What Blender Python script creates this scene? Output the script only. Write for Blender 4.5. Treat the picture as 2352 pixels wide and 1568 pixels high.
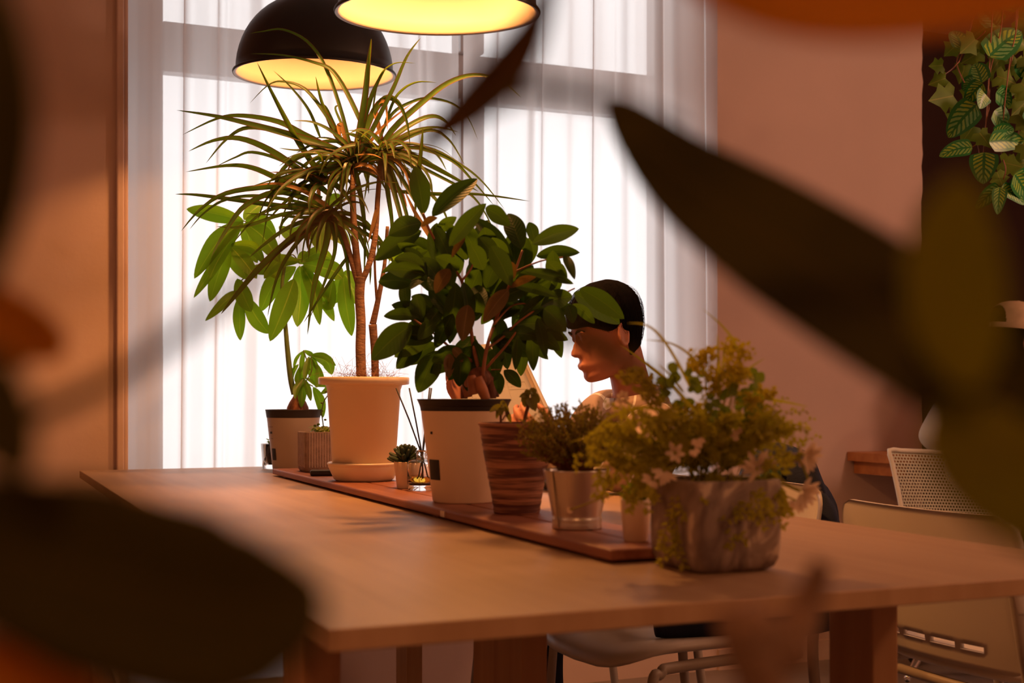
import bpy, bmesh, math, random
from mathutils import Vector, Matrix, noise
R = math.radians
V = Vector
scene = bpy.context.scene
for o in list(bpy.data.objects):
    bpy.data.objects.remove(o)
COL = scene.collection

# ------------------------------------------------------------------ camera
F = 2945.0
CX, HY = 1176.0, 903.0
CAM = V((-0.301, -1.108, 0.94))
YAW = R(23.35)
FW = V((math.sin(YAW), math.cos(YAW), 0))
RT = V((math.cos(YAW), -math.sin(YAW), 0))
cd = bpy.data.cameras.new('camera')
cam = bpy.data.objects.new('camera', cd)
COL.objects.link(cam)
cam.location = CAM
cam.rotation_euler = (R(90), 0, -YAW)
cd.sensor_width = 36
cd.lens = F / 2352 * 36
cd.shift_y = (HY - 784) / 2352
cd.clip_start = 0.02
cd.dof.use_dof = True
cd.dof.focus_distance = 2.9
cd.dof.aperture_fstop = 4.8
cd.dof.aperture_blades = 0
scene.camera = cam

def P(px, py, d):
    """the point seen at a pixel, d metres in front of the camera"""
    return CAM + FW * d + RT * ((px - CX) / F * d) + V((0, 0, 1)) * ((HY - py) / F * d)

def G(px, py, z):
    """the point on a horizontal plane at height z"""
    return P(px, py, F * (CAM.z - z) / (py - HY))

# ------------------------------------------------------------------ light
w = bpy.data.worlds.new('world'); scene.world = w; w.use_nodes = True
bg = w.node_tree.nodes['Background']
bg.inputs[0].default_value = (1.0, 0.97, 0.97, 1)
bg.inputs[1].default_value = 2.05
scene.view_settings.view_transform = 'Standard'
scene.view_settings.look = 'None'
scene.view_settings.gamma = 1
scene.view_settings.exposure = 0.0
scene.view_settings.use_curve_mapping = False
scene.cycles.use_denoising = True
scene.cycles.max_bounces = 10
scene.cycles.transparent_max_bounces = 16
scene.cycles.sample_clamp_indirect = 4.0
LAMPCOL = (1.0, 0.40, 0.11)

def light(name, kind, loc, power, col, size=0.1, rot=None, spot=None):
    d = bpy.data.lights.new(name, kind)
    d.energy = power; d.color = col
    if kind == 'AREA':
        d.shape = 'DISK'; d.size = size
    else:
        d.shadow_soft_size = size
    o = bpy.data.objects.new(name, d); COL.objects.link(o)
    o.location = loc
    if rot: o.rotation_euler = rot
    return o

portal = light('window_daylight_portal', 'AREA', (1.15, 3.10, 1.4), 1, (1, 1, 1))
portal.data.shape = 'RECTANGLE'; portal.data.size = 2.2; portal.data.size_y = 2.5
portal.data.cycles.is_portal = True
portal.rotation_euler = (R(-90), 0, 0)
# unseen warm fill lights added to brighten the room, behind and beside the camera
light('unseen_fill_light', 'POINT', (-2.2, 0.3, 2.1), 12, (1.0, 0.45, 0.20), 0.12)
light('unseen_fill_light', 'POINT', (-1.0, -2.4, 2.1), 26, (1.0, 0.40, 0.14), 0.12)
light('unseen_fill_light', 'POINT', (2.9, 0.55, 2.0), 46, (1.0, 0.50, 0.31), 0.12)  # for a likely pendant off to the right, inferred from the wall glow
light('unseen_fill_light', 'POINT', (2.3, -1.7, 2.1), 34, (1.0, 0.48, 0.24), 0.12)

# ------------------------------------------------------------------ materials
def nodes(name):
    m = bpy.data.materials.new(name); m.use_nodes = True
    nt = m.node_tree
    return m, nt, nt.nodes['Principled BSDF']

def mat(name, col, rough=0.6, metal=0.0, var=0.12, scale=20, bump=0.0, bscale=120, stretch=(1, 1, 1), coat=0.0, sheen=0.0, sss=0.0):
    m, nt, b = nodes(name)
    tc = nt.nodes.new('ShaderNodeTexCoord'); mp = nt.nodes.new('ShaderNodeMapping')
    mp.inputs['Scale'].default_value = stretch
    nt.links.new(tc.outputs['Object'], mp.inputs[0])
    nz = nt.nodes.new('ShaderNodeTexNoise'); nz.inputs['Scale'].default_value = scale; nz.inputs['Detail'].default_value = 4
    nt.links.new(mp.outputs[0], nz.inputs['Vector'])
    cr = nt.nodes.new('ShaderNodeValToRGB')
    c = V(col)
    cr.color_ramp.elements[0].position = 0.3; cr.color_ramp.elements[1].position = 0.7
    cr.color_ramp.elements[0].color = (*(c * (1 - var)), 1)
    cr.color_ramp.elements[1].color = (*[min(1, x * (1 + var)) for x in c], 1)
    nt.links.new(nz.outputs[0], cr.inputs[0])
    nt.links.new(cr.outputs[0], b.inputs['Base Color'])
    b.inputs['Roughness'].default_value = rough
    b.inputs['Metallic'].default_value = metal
    b.inputs['Coat Weight'].default_value = coat
    b.inputs['Coat Roughness'].default_value = 0.15
    b.inputs['Sheen Weight'].default_value = sheen
    if sss:
        b.inputs['Subsurface Weight'].default_value = sss
        b.inputs['Subsurface Radius'].default_value = (0.02, 0.008, 0.004)
    if bump:
        n2 = nt.nodes.new('ShaderNodeTexNoise'); n2.inputs['Scale'].default_value = bscale; n2.inputs['Detail'].default_value = 3
        nt.links.new(mp.outputs[0], n2.inputs['Vector'])
        bp = nt.nodes.new('ShaderNodeBump'); bp.inputs['Strength'].default_value = bump; bp.inputs['Distance'].default_value = 0.002
        nt.links.new(n2.outputs[0], bp.inputs['Height'])
        nt.links.new(bp.outputs[0], b.inputs['Normal'])
    return m

def wood(name, c1, c2, axis='Y', rough=0.4, scale=6, grain=26, coat=0.0):
    m, nt, b = nodes(name)
    tc = nt.nodes.new('ShaderNodeTexCoord'); mp = nt.nodes.new('ShaderNodeMapping')
    mp.inputs['Scale'].default_value = {'X': (1, grain, grain), 'Y': (grain, 1, grain), 'Z': (grain, grain, 1)}[axis]
    nt.links.new(tc.outputs['Object'], mp.inputs[0])
    nz = nt.nodes.new('ShaderNodeTexNoise'); nz.inputs['Scale'].default_value = scale / 4; nz.inputs['Detail'].default_value = 6
    nz.inputs['Distortion'].default_value = 0.6
    nt.links.new(mp.outputs[0], nz.inputs['Vector'])
    cr = nt.nodes.new('ShaderNodeValToRGB')
    cr.color_ramp.elements[0].position = 0.3; cr.color_ramp.elements[0].color = (*c1, 1)
    cr.color_ramp.elements[1].position = 0.7; cr.color_ramp.elements[1].color = (*c2, 1)
    nt.links.new(nz.outputs[0], cr.inputs[0]); nt.links.new(cr.outputs[0], b.inputs['Base Color'])
    b.inputs['Roughness'].default_value = rough
    b.inputs['Specular IOR Level'].default_value = 0.4
    bp = nt.nodes.new('ShaderNodeBump'); bp.inputs['Strength'].default_value = 0.15; bp.inputs['Distance'].default_value = 0.001
    nt.links.new(nz.outputs[0], bp.inputs['Height']); nt.links.new(bp.outputs[0], b.inputs['Normal'])
    return m

def leafmat(name, c_face, c_trans, c_edge=None, c_vein=None, rough=0.35, trans=0.45, edge=0.36, veins=True, var=0.25, vein_w=0.03):
    """leaf blade: uv.x runs across (0..1), uv.y along"""
    m, nt, b = nodes(name)
    L = nt.links.new
    tc = nt.nodes.new('ShaderNodeTexCoord')
    sep = nt.nodes.new('ShaderNodeSeparateXYZ'); L(tc.outputs['UV'], sep.inputs[0])
    s1 = nt.nodes.new('ShaderNodeMath'); s1.operation = 'SUBTRACT'; L(sep.outputs[0], s1.inputs[0]); s1.inputs[1].default_value = 0.5
    ab = nt.nodes.new('ShaderNodeMath'); ab.operation = 'ABSOLUTE'; L(s1.outputs[0], ab.inputs[0])
    nz = nt.nodes.new('ShaderNodeTexNoise'); nz.inputs['Scale'].default_value = 14; L(tc.outputs['Object'], nz.inputs['Vector'])
    base = nt.nodes.new('ShaderNodeValToRGB')
    base.color_ramp.elements[0].position = 0.35; base.color_ramp.elements[1].position = 0.65
    base.color_ramp.elements[0].color = (*(V(c_face) * (1 - var)), 1)
    base.color_ramp.elements[1].color = (*(V(c_face) * (1 + var)), 1)
    L(nz.outputs[0], base.inputs[0])
    col = base.outputs[0]
    tcol = None
    if c_edge:
        gt = nt.nodes.new('ShaderNodeMath'); gt.operation = 'GREATER_THAN'; L(ab.outputs[0], gt.inputs[0]); gt.inputs[1].default_value = edge
        mx = nt.nodes.new('ShaderNodeMix'); mx.data_type = 'RGBA'; L(gt.outputs[0], mx.inputs[0]); L(col, mx.inputs[6]); mx.inputs[7].default_value = (*c_edge, 1)
        col = mx.outputs[2]
        mt = nt.nodes.new('ShaderNodeMix'); mt.data_type = 'RGBA'; L(gt.outputs[0], mt.inputs[0]); mt.inputs[6].default_value = (*c_trans, 1); mt.inputs[7].default_value = (*[x * 1.3 for x in c_edge], 1)
        tcol = mt.outputs[2]
    if c_vein:
        lt = nt.nodes.new('ShaderNodeMath'); lt.operation = 'LESS_THAN'; L(ab.outputs[0], lt.inputs[0]); lt.inputs[1].default_value = vein_w
        mx = nt.nodes.new('ShaderNodeMix'); mx.data_type = 'RGBA'; L(lt.outputs[0], mx.inputs[0]); L(col, mx.inputs[6]); mx.inputs[7].default_value = (*c_vein, 1)
        col = mx.outputs[2]
    L(col, b.inputs['Base Color'])
    b.inputs['Roughness'].default_value = rough
    b.inputs['Specular IOR Level'].default_value = 0.28
    if veins:
        # side veins slant from the midrib
        ad = nt.nodes.new('ShaderNodeMath'); ad.operation = 'MULTIPLY_ADD'; L(ab.outputs[0], ad.inputs[0]); ad.inputs[1].default_value = -0.35; L(sep.outputs[1], ad.inputs[2])
        ml = nt.nodes.new('ShaderNodeMath'); ml.operation = 'MULTIPLY'; L(ad.outputs[0], ml.inputs[0]); ml.inputs[1].default_value = 75
        sn = nt.nodes.new('ShaderNodeMath'); sn.operation = 'SINE'; L(ml.outputs[0], sn.inputs[0])
        bp = nt.nodes.new('ShaderNodeBump'); bp.inputs['Strength'].default_value = 0.07; bp.inputs['Distance'].default_value = 0.002
        L(sn.outputs[0], bp.inputs['Height']); L(bp.outputs[0], b.inputs['Normal'])
    tr = nt.nodes.new('ShaderNodeBsdfTranslucent'); tr.inputs[0].default_value = (*c_trans, 1)
    if tcol: L(tcol, tr.inputs[0])
    ms = nt.nodes.new('ShaderNodeMixShader'); ms.inputs[0].default_value = trans
    L(b.outputs[0], ms.inputs[1]); L(tr.outputs[0], ms.inputs[2])
    L(ms.outputs[0], nt.nodes['Material Output'].inputs[0])
    return m

M = {}
def mats():
    M['plaster'] = mat('plaster_wall_paint', (0.60, 0.44, 0.385), 0.9, var=0.05, scale=2.5, bump=0.25, bscale=60)
    M['dark_wall'] = mat('dark_brown_wall_paint', (0.055, 0.022, 0.016), 0.8, var=0.15, scale=3, bump=0.3, bscale=40)
    M['ceiling'] = mat('ceiling_paint', (0.5, 0.42, 0.36), 0.9, var=0.03)
    M['floor'] = mat('concrete_floor', (0.20, 0.16, 0.145), 0.45, var=0.2, scale=3, bump=0.2, bscale=30)
    M['frame'] = mat('window_frame_paint', (0.45, 0.42, 0.42), 0.5, var=0.04)
    M['beech'] = wood('beech_veneer', (0.36, 0.225, 0.135), (0.43, 0.28, 0.175), 'Y', 0.45, 5, 18)
    M['beech_edge'] = wood('beech_edge_banding', (0.50, 0.30, 0.16), (0.60, 0.38, 0.22), 'Z', 0.5, 6, 14)
    M['leg_wood'] = wood('pine_leg_wood', (0.42, 0.20, 0.085), (0.55, 0.29, 0.13), 'Z', 0.5, 5, 22)
    M['plank'] = wood('reddish_plank_wood', (0.23, 0.075, 0.042), (0.36, 0.145, 0.085), 'Y', 0.5, 7, 40)
    M['white_plastic'] = mat('white_pot_plastic', (0.74, 0.60, 0.46), 0.36, var=0.03, scale=8)
    M['cream_ceramic'] = mat('cream_pot_surface', (0.80, 0.61, 0.44), 0.5, var=0.03, scale=8)
    M['grey_ceramic'] = mat('greige_pot_surface', (0.42, 0.35, 0.29), 0.5, var=0.04, scale=8)
    M['dark_plastic'] = mat('dark_plastic', (0.016, 0.012, 0.014), 0.6, var=0.1)
    M['black_paint'] = mat('black_metal_paint', (0.010, 0.008, 0.009), 0.42, var=0.1)
    M['black_ink'] = mat('black_ink', (0.008, 0.007, 0.008), 0.6, var=0.05)
    M['soil'] = mat('potting_soil', (0.06, 0.03, 0.02), 0.95, var=0.5, scale=80, bump=1, bscale=200)
    M['bark'] = mat('brown_bark', (0.27, 0.15, 0.09), 0.8, var=0.35, scale=30, bump=1.0, bscale=90, stretch=(1, 1, 2.5))
    M['bark_dark'] = mat('dark_root_bark', (0.17, 0.055, 0.025), 0.75, var=0.45, scale=40, bump=1.0, bscale=150, stretch=(2, 2, 0.6))
    M['root'] = mat('smooth_orange_root', (0.42, 0.15, 0.06), 0.55, var=0.25, scale=25, bump=0.5, bscale=60)
    M['green_stem'] = mat('green_stem', (0.10, 0.15, 0.03), 0.6, var=0.25, scale=20)
    M['red_twig'] = mat('reddish_twig', (0.30, 0.11, 0.05), 0.65, var=0.25, scale=30)
    M['dracaena'] = leafmat('dracaena_leaf', (0.045, 0.085, 0.016), (0.11, 0.20, 0.012), c_edge=(0.11, 0.03, 0.015), rough=0.42, trans=0.38, edge=0.40, veins=False)
    M['dry_leaf'] = leafmat('dry_leaf', (0.30, 0.17, 0.07), (0.30, 0.16, 0.04), rough=0.5, trans=0.3, veins=False)
    M['pachira'] = leafmat('pachira_leaf', (0.10, 0.18, 0.02), (0.22, 0.42, 0.01), c_vein=(0.35, 0.42, 0.07), trans=0.6, vein_w=0.025)
    M['ficus'] = leafmat('ficus_leaf', (0.026, 0.052, 0.008), (0.075, 0.17, 0.008), c_vein=(0.09, 0.12, 0.02), rough=0.42, trans=0.36, vein_w=0.02)
    M['ficus_brown'] = leafmat('brown_ficus_leaf', (0.13, 0.075, 0.022), (0.16, 0.10, 0.015), c_vein=(0.22, 0.13, 0.05), rough=0.4, trans=0.3)
    M['succulent'] = leafmat('succulent_leaf', (0.06, 0.085, 0.045), (0.06, 0.1, 0.02), rough=0.5, trans=0.1, veins=False)
    M['succulent_light'] = leafmat('pale_succulent_leaf', (0.22, 0.27, 0.06), (0.5, 0.55, 0.05), c_edge=(0.5, 0.5, 0.15), edge=0.42, rough=0.35, trans=0.4, veins=False)
    M['thyme'] = leafmat('tiny_bush_leaf', (0.20, 0.165, 0.025), (0.28, 0.24, 0.015), rough=0.5, trans=0.35, veins=False, var=0.5)
    M['yellow_green'] = leafmat('yellow_green_leaf', (0.40, 0.36, 0.035), (0.55, 0.52, 0.02), rough=0.5, trans=0.45, veins=False)
    M['mid_green'] = leafmat('mid_green_leaf', (0.16, 0.20, 0.02), (0.25, 0.36, 0.02), rough=0.45, trans=0.4, veins=False)
    M['mustard'] = leafmat('mustard_floret', (0.52, 0.44, 0.03), (0.68, 0.55, 0.02), rough=0.6, trans=0.35, veins=False)
    M['blush'] = leafmat('blush_petal', (0.85, 0.66, 0.48), (0.7, 0.5, 0.35), rough=0.6, trans=0.25, veins=False)
    M['ivy'] = leafmat('ivy_leaf', (0.10, 0.15, 0.012), (0.2, 0.28, 0.015), c_vein=(0.20, 0.20, 0.03), vein_w=0.012, rough=0.5, trans=0.25, veins=False)
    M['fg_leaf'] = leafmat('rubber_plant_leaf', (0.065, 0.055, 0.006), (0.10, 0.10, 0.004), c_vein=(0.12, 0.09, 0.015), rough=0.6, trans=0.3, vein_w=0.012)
    M['fg_light'] = leafmat('lit_look_olive_leaf', (0.25, 0.23, 0.006), (0.50, 0.50, 0.006), rough=0.6, trans=0.5, veins=False)  # brighter leaf blade, its lit look put into the colour and translucency
    M['fg_dull'] = leafmat('dull_brown_leaf', (0.15, 0.085, 0.03), (0.22, 0.12, 0.03), rough=0.7, trans=0.4, veins=False)
    M['fg_brown'] = leafmat('amber_brown_leaf', (0.62, 0.27, 0.02), (0.7, 0.3, 0.01), rough=0.6, trans=0.45, veins=False)
    M['chair'] = mat('cream_chair_plastic', (0.66, 0.58, 0.50), 0.35, var=0.03, scale=6)
    M['chair_tube'] = mat('beige_painted_tube', (0.42, 0.34, 0.27), 0.4, var=0.04)
    M['chrome'] = mat('chrome', (0.8, 0.78, 0.76), 0.12, metal=1.0, var=0.02)
    M['steel'] = mat('brushed_steel', (0.62, 0.56, 0.52), 0.33, metal=0.85, var=0.08, scale=12, stretch=(1, 1, 0.2))
    M['skin'] = mat('skin', (0.46, 0.19, 0.12), 0.55, var=0.07, scale=9, sss=0.15)
    M['hair'] = mat('black_hair', (0.004, 0.003, 0.003), 0.95, var=0.4, scale=60, bump=0.8, bscale=160, stretch=(3, 3, 0.5))
    for n_ in M['hair'].node_tree.nodes:
        if n_.type == 'BSDF_PRINCIPLED': n_.inputs['Specular IOR Level'].default_value = 0.08
    M['navy'] = mat('navy_fabric', (0.007, 0.011, 0.032), 0.9, var=0.25, scale=30, bump=0.4, bscale=200)
    M['green_fabric'] = mat('green_lining_fabric', (0.01, 0.09, 0.055), 0.8, var=0.1)
    M['tan_cap'] = mat('tan_cap_cotton', (0.40, 0.27, 0.16), 0.9, var=0.25, scale=14, bump=0.3, bscale=300)
    M['white_cotton'] = mat('white_cotton', (0.68, 0.64, 0.56), 0.9, var=0.05, scale=10, bump=0.3, bscale=200)
    M['orange_wood'] = wood('orange_wood', (0.42, 0.16, 0.06), (0.55, 0.24, 0.09), 'X', 0.5, 5, 20)
    M['paper'] = mat('brochure_paper', (0.25, 0.235, 0.25), 0.7, var=0.03)
    M['print'] = mat('grey_print_ink', (0.16, 0.14, 0.15), 0.6, var=0.1)
    M['tan_paper'] = mat('tan_paper', (0.28, 0.21, 0.16), 0.7, var=0.05)
    # concrete planter with a marbled surface
    m, nt, b = nodes('marbled_concrete')
    tc = nt.nodes.new('ShaderNodeTexCoord'); mp = nt.nodes.new('ShaderNodeMapping'); mp.inputs['Scale'].default_value = (1, 1, 0.55)
    nt.links.new(tc.outputs['Object'], mp.inputs[0])
    nz = nt.nodes.new('ShaderNodeTexNoise'); nz.inputs['Scale'].default_value = 26; nz.inputs['Detail'].default_value = 8; nz.inputs['Distortion'].default_value = 1.6
    nt.links.new(mp.outputs[0], nz.inputs['Vector'])
    cr = nt.nodes.new('ShaderNodeValToRGB'); e = cr.color_ramp.elements
    e[0].position = 0.36; e[0].color = (0.15, 0.10, 0.085, 1); e[1].position = 0.50; e[1].color = (0.27, 0.20, 0.165, 1)
    x = e.new(0.58); x.color = (0.32, 0.24, 0.20, 1); x = e.new(0.66); x.color = (0.60, 0.48, 0.38, 1)
    nt.links.new(nz.outputs[0], cr.inputs[0]); nt.links.new(cr.outputs[0], b.inputs['Base Color']); b.inputs['Roughness'].default_value = 0.75
    bp = nt.nodes.new('ShaderNodeBump'); bp.inputs['Strength'].default_value = 0.5; bp.inputs['Distance'].default_value = 0.002
    nt.links.new(nz.outputs[0], bp.inputs['Height']); nt.links.new(bp.outputs[0], b.inputs['Normal'])
    M['concrete'] = m
    # striped clay: dark glaze bands over terracotta, bands follow the height
    m, nt, b = nodes('banded_terracotta')
    tc = nt.nodes.new('ShaderNodeTexCoord'); mp = nt.nodes.new('ShaderNodeMapping'); mp.inputs['Scale'].default_value = (4.0, 4.0, 80)
    nt.links.new(tc.outputs['Object'], mp.inputs[0])
    nz = nt.nodes.new('ShaderNodeTexNoise'); nz.inputs['Scale'].default_value = 1.3; nz.inputs['Detail'].default_value = 4; nz.inputs['Roughness'].default_value = 0.6
    nt.links.new(mp.outputs[0], nz.inputs['Vector'])
    cr = nt.nodes.new('ShaderNodeValToRGB'); e = cr.color_ramp.elements
    e[0].position = 0.46; e[0].color = (0.10, 0.027, 0.018, 1); e[1].position = 0.58; e[1].color = (0.42, 0.19, 0.115, 1)
    nt.links.new(nz.outputs[0], cr.inputs[0]); nt.links.new(cr.outputs[0], b.inputs['Base Color']); b.inputs['Roughness'].default_value = 0.55
    bp = nt.nodes.new('ShaderNodeBump'); bp.inputs['Strength'].default_value = 0.5; bp.inputs['Distance'].default_value = 0.002
    nt.links.new(nz.outputs[0], bp.inputs['Height']); nt.links.new(bp.outputs[0], b.inputs['Normal'])
    M['terracotta'] = m
    M['ribbed'] = mat('ribbed_concrete', (0.30, 0.21, 0.17), 0.85, var=0.22, scale=60, bump=0.6, bscale=250)
    M['rib_white'] = mat('pale_groove_wash', (0.55, 0.45, 0.38), 0.85, var=0.15, scale=80)
    # glass
    m, nt, b = nodes('clear_glass'); b.inputs['Base Color'].default_value = (1, 1, 1, 1); b.inputs['Roughness'].default_value = 0.02
    b.inputs['Transmission Weight'].default_value = 1.0; b.inputs['IOR'].default_value = 1.45; M['glass'] = m
    m, nt, b = nodes('amber_oil'); b.inputs['Base Color'].default_value = (0.85, 0.50, 0.05, 1); b.inputs['Roughness'].default_value = 0.02
    b.inputs['Transmission Weight'].default_value = 1.0; b.inputs['IOR'].default_value = 1.4; M['oil'] = m
    # frosted window pane
    m, nt, b = nodes('window_glass'); nt.nodes.remove(b)
    tb = nt.nodes.new('ShaderNodeBsdfTransparent'); tb.inputs[0].default_value = (0.97, 0.97, 0.97, 1)
    gl = nt.nodes.new('ShaderNodeBsdfGlossy'); gl.inputs['Roughness'].default_value = 0.3
    mx = nt.nodes.new('ShaderNodeMixShader'); mx.inputs[0].default_value = 0.02
    nt.links.new(tb.outputs[0], mx.inputs[1]); nt.links.new(gl.outputs[0], mx.inputs[2]); nt.links.new(mx.outputs[0], nt.nodes['Material Output'].inputs[0])
    M['pane'] = m
    # sheer curtain
    m, nt, b = nodes('sheer_white_curtain'); b.inputs['Base Color'].default_value = (0.86, 0.84, 0.84, 1); b.inputs['Roughness'].default_value = 0.9
    tc = nt.nodes.new('ShaderNodeTexCoord'); nz = nt.nodes.new('ShaderNodeTexNoise'); nz.inputs['Scale'].default_value = 500; nt.links.new(tc.outputs['Object'], nz.inputs['Vector'])
    bp = nt.nodes.new('ShaderNodeBump'); bp.inputs['Strength'].default_value = 0.2; nt.links.new(nz.outputs[0], bp.inputs['Height']); nt.links.new(bp.outputs[0], b.inputs['Normal'])
    tl = nt.nodes.new('ShaderNodeBsdfTranslucent'); tl.inputs[0].default_value = (0.88, 0.86, 0.86, 1)
    tp = nt.nodes.new('ShaderNodeBsdfTransparent'); tp.inputs[0].default_value = (0.95, 0.95, 0.95, 1)
    m1 = nt.nodes.new('ShaderNodeMixShader'); m1.inputs[0].default_value = 0.66
    m2 = nt.nodes.new('ShaderNodeMixShader'); m2.inputs[0].default_value = 0.36
    nt.links.new(b.outputs[0], m1.inputs[1]); nt.links.new(tl.outputs[0], m1.inputs[2])
    lw = nt.nodes.new('ShaderNodeLayerWeight'); lw.inputs[0].default_value = 0.35
    fm = nt.nodes.new('ShaderNodeMapRange'); fm.inputs[1].default_value = 0.0; fm.inputs[2].default_value = 0.55; fm.inputs[3].default_value = 0.38; fm.inputs[4].default_value = 0.03
    nt.links.new(lw.outputs['Facing'], fm.inputs[0]); nt.links.new(fm.outputs[0], m2.inputs[0])
    nt.links.new(m1.outputs[0], m2.inputs[1]); nt.links.new(tp.outputs[0], m2.inputs[2]); nt.links.new(m2.outputs[0], nt.nodes['Material Output'].inputs[0])
    M['sheer'] = m
    # lamp inside and bulb
    M['lamp_inside'] = mat('golden_lamp_interior', (0.34, 0.29, 0.25), 0.45, metal=0.0, var=0.02)
    m, nt, b = nodes('warm_bulb_glow'); b.inputs['Emission Color'].default_value = (1, 0.5, 0.2, 1); b.inputs['Emission Strength'].default_value = 2.5; M['bulb'] = m
    m, nt, b = nodes('red_led_glow'); b.inputs['Emission Color'].default_value = (1, 0.05, 0.02, 1); b.inputs['Emission Strength'].default_value = 1.5; M['led'] = m
    # striped shirt: thin pale stripes running down
    m, nt, b = nodes('striped_shirt_cotton')
    tc = nt.nodes.new('ShaderNodeTexCoord'); sp = nt.nodes.new('ShaderNodeSeparateXYZ'); nt.links.new(tc.outputs['Object'], sp.inputs[0])
    a1 = nt.nodes.new('ShaderNodeMath'); a1.operation = 'MULTIPLY_ADD'; nt.links.new(sp.outputs[2], a1.inputs[0]); a1.inputs[1].default_value = -0.35; nt.links.new(sp.outputs[0], a1.inputs[2])
    ml = nt.nodes.new('ShaderNodeMath'); ml.operation = 'MULTIPLY'; nt.links.new(a1.outputs[0], ml.inputs[0]); ml.inputs[1].default_value = 30
    fr = nt.nodes.new('ShaderNodeMath'); fr.operation = 'FRACT'; nt.links.new(ml.outputs[0], fr.inputs[0])
    gt = nt.nodes.new('ShaderNodeMath'); gt.operation = 'LESS_THAN'; nt.links.new(fr.outputs[0], gt.inputs[0]); gt.inputs[1].default_value = 0.13
    mx = nt.nodes.new('ShaderNodeMix'); mx.data_type = 'RGBA'; nt.links.new(gt.outputs[0], mx.inputs[0]); mx.inputs[6].default_value = (0.50, 0.36, 0.28, 1); mx.inputs[7].default_value = (0.9, 0.85, 0.8, 1)
    nt.links.new(mx.outputs[2], b.inputs['Base Color']); b.inputs['Roughness'].default_value = 0.85
    tl = nt.nodes.new('ShaderNodeBsdfTranslucent'); nt.links.new(mx.outputs[2], tl.inputs[0])
    m2 = nt.nodes.new('ShaderNodeMixShader'); m2.inputs[0].default_value = 0.2
    nt.links.new(b.outputs[0], m2.inputs[1]); nt.links.new(tl.outputs[0], m2.inputs[2]); nt.links.new(m2.outputs[0], nt.nodes['Material Output'].inputs[0])
    M['shirt'] = m
    # perforated mesh chair plastic: round holes on a staggered grid (uv in hole pitches)
    m, nt, b = nodes('perforated_pale_plastic'); b.inputs['Base Color'].default_value = (0.50, 0.50, 0.40, 1); b.inputs['Roughness'].default_value = 0.5
    L = nt.links.new
    tc = nt.nodes.new('ShaderNodeTexCoord'); sp = nt.nodes.new('ShaderNodeSeparateXYZ'); L(tc.outputs['UV'], sp.inputs[0])
    def mth(op, a, bb=None, c=None):
        n = nt.nodes.new('ShaderNodeMath'); n.operation = op
        for i, v in enumerate((a, bb, c)):
            if v is None: continue
            if isinstance(v, (int, float)): n.inputs[i].default_value = v
            else: L(v, n.inputs[i])
        return n.outputs[0]
    row = mth('FLOOR', sp.outputs[1]); off = mth('MULTIPLY', mth('MODULO', row, 2), 0.5)
    fx = mth('SUBTRACT', mth('FRACT', mth('ADD', sp.outputs[0], off)), 0.5); fy = mth('SUBTRACT', mth('FRACT', sp.outputs[1]), 0.5)
    dd = mth('ADD', mth('MULTIPLY', fx, fx), mth('MULTIPLY', fy, fy))
    hole = mth('LESS_THAN', dd, 0.10)
    tp = nt.nodes.new('ShaderNodeBsdfTransparent'); mx = nt.nodes.new('ShaderNodeMixShader'); L(hole, mx.inputs[0]); L(b.outputs[0], mx.inputs[1]); L(tp.outputs[0], mx.inputs[2])
    L(mx.outputs[0], nt.nodes['Material Output'].inputs[0]); M['perforated'] = m
    # variegated hanging leaf: green margin and veins, pale yellow panels between the side veins
    m, nt, b = nodes('variegated_leaf')
    L = nt.links.new
    tc = nt.nodes.new('ShaderNodeTexCoord'); sp = nt.nodes.new('ShaderNodeSeparateXYZ'); L(tc.outputs['UV'], sp.inputs[0])
    au = mth('ABSOLUTE', mth('SUBTRACT', sp.outputs[0], 0.5))
    vv = mth('MULTIPLY_ADD', au, -0.5, sp.outputs[1])
    nz = nt.nodes.new('ShaderNodeTexNoise'); nz.inputs['Scale'].default_value = 90; L(tc.outputs['Object'], nz.inputs['Vector'])
    st = mth('SINE', mth('MULTIPLY_ADD', vv, 52, mth('MULTIPLY', nz.outputs[0], 3)))
    pale = mth('MULTIPLY', mth('MULTIPLY', mth('GREATER_THAN', st, -0.25), mth('LESS_THAN', au, 0.36)), mth('GREATER_THAN', au, 0.05))
    n2 = nt.nodes.new('ShaderNodeTexNoise'); n2.inputs['Scale'].default_value = 16; L(tc.outputs['Object'], n2.inputs['Vector'])
    c2 = nt.nodes.new('ShaderNodeValToRGB'); c2.color_ramp.elements[0].color = (0.27, 0.40, 0.025, 1); c2.color_ramp.elements[0].position = 0.42
    c2.color_ramp.elements[1].color = (0.14, 0.34, 0.11, 1); c2.color_ramp.elements[1].position = 0.60; L(n2.outputs[0], c2.inputs[0])
    mx = nt.nodes.new('ShaderNodeMix'); mx.data_type = 'RGBA'; L(pale, mx.inputs[0]); mx.inputs[6].default_value = (0.010, 0.15, 0.022, 1); L(c2.outputs[0], mx.inputs[7])
    L(mx.outputs[2], b.inputs['Base Color']); b.inputs['Roughness'].default_value = 0.4
    M['variegated'] = m
mats()

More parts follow.
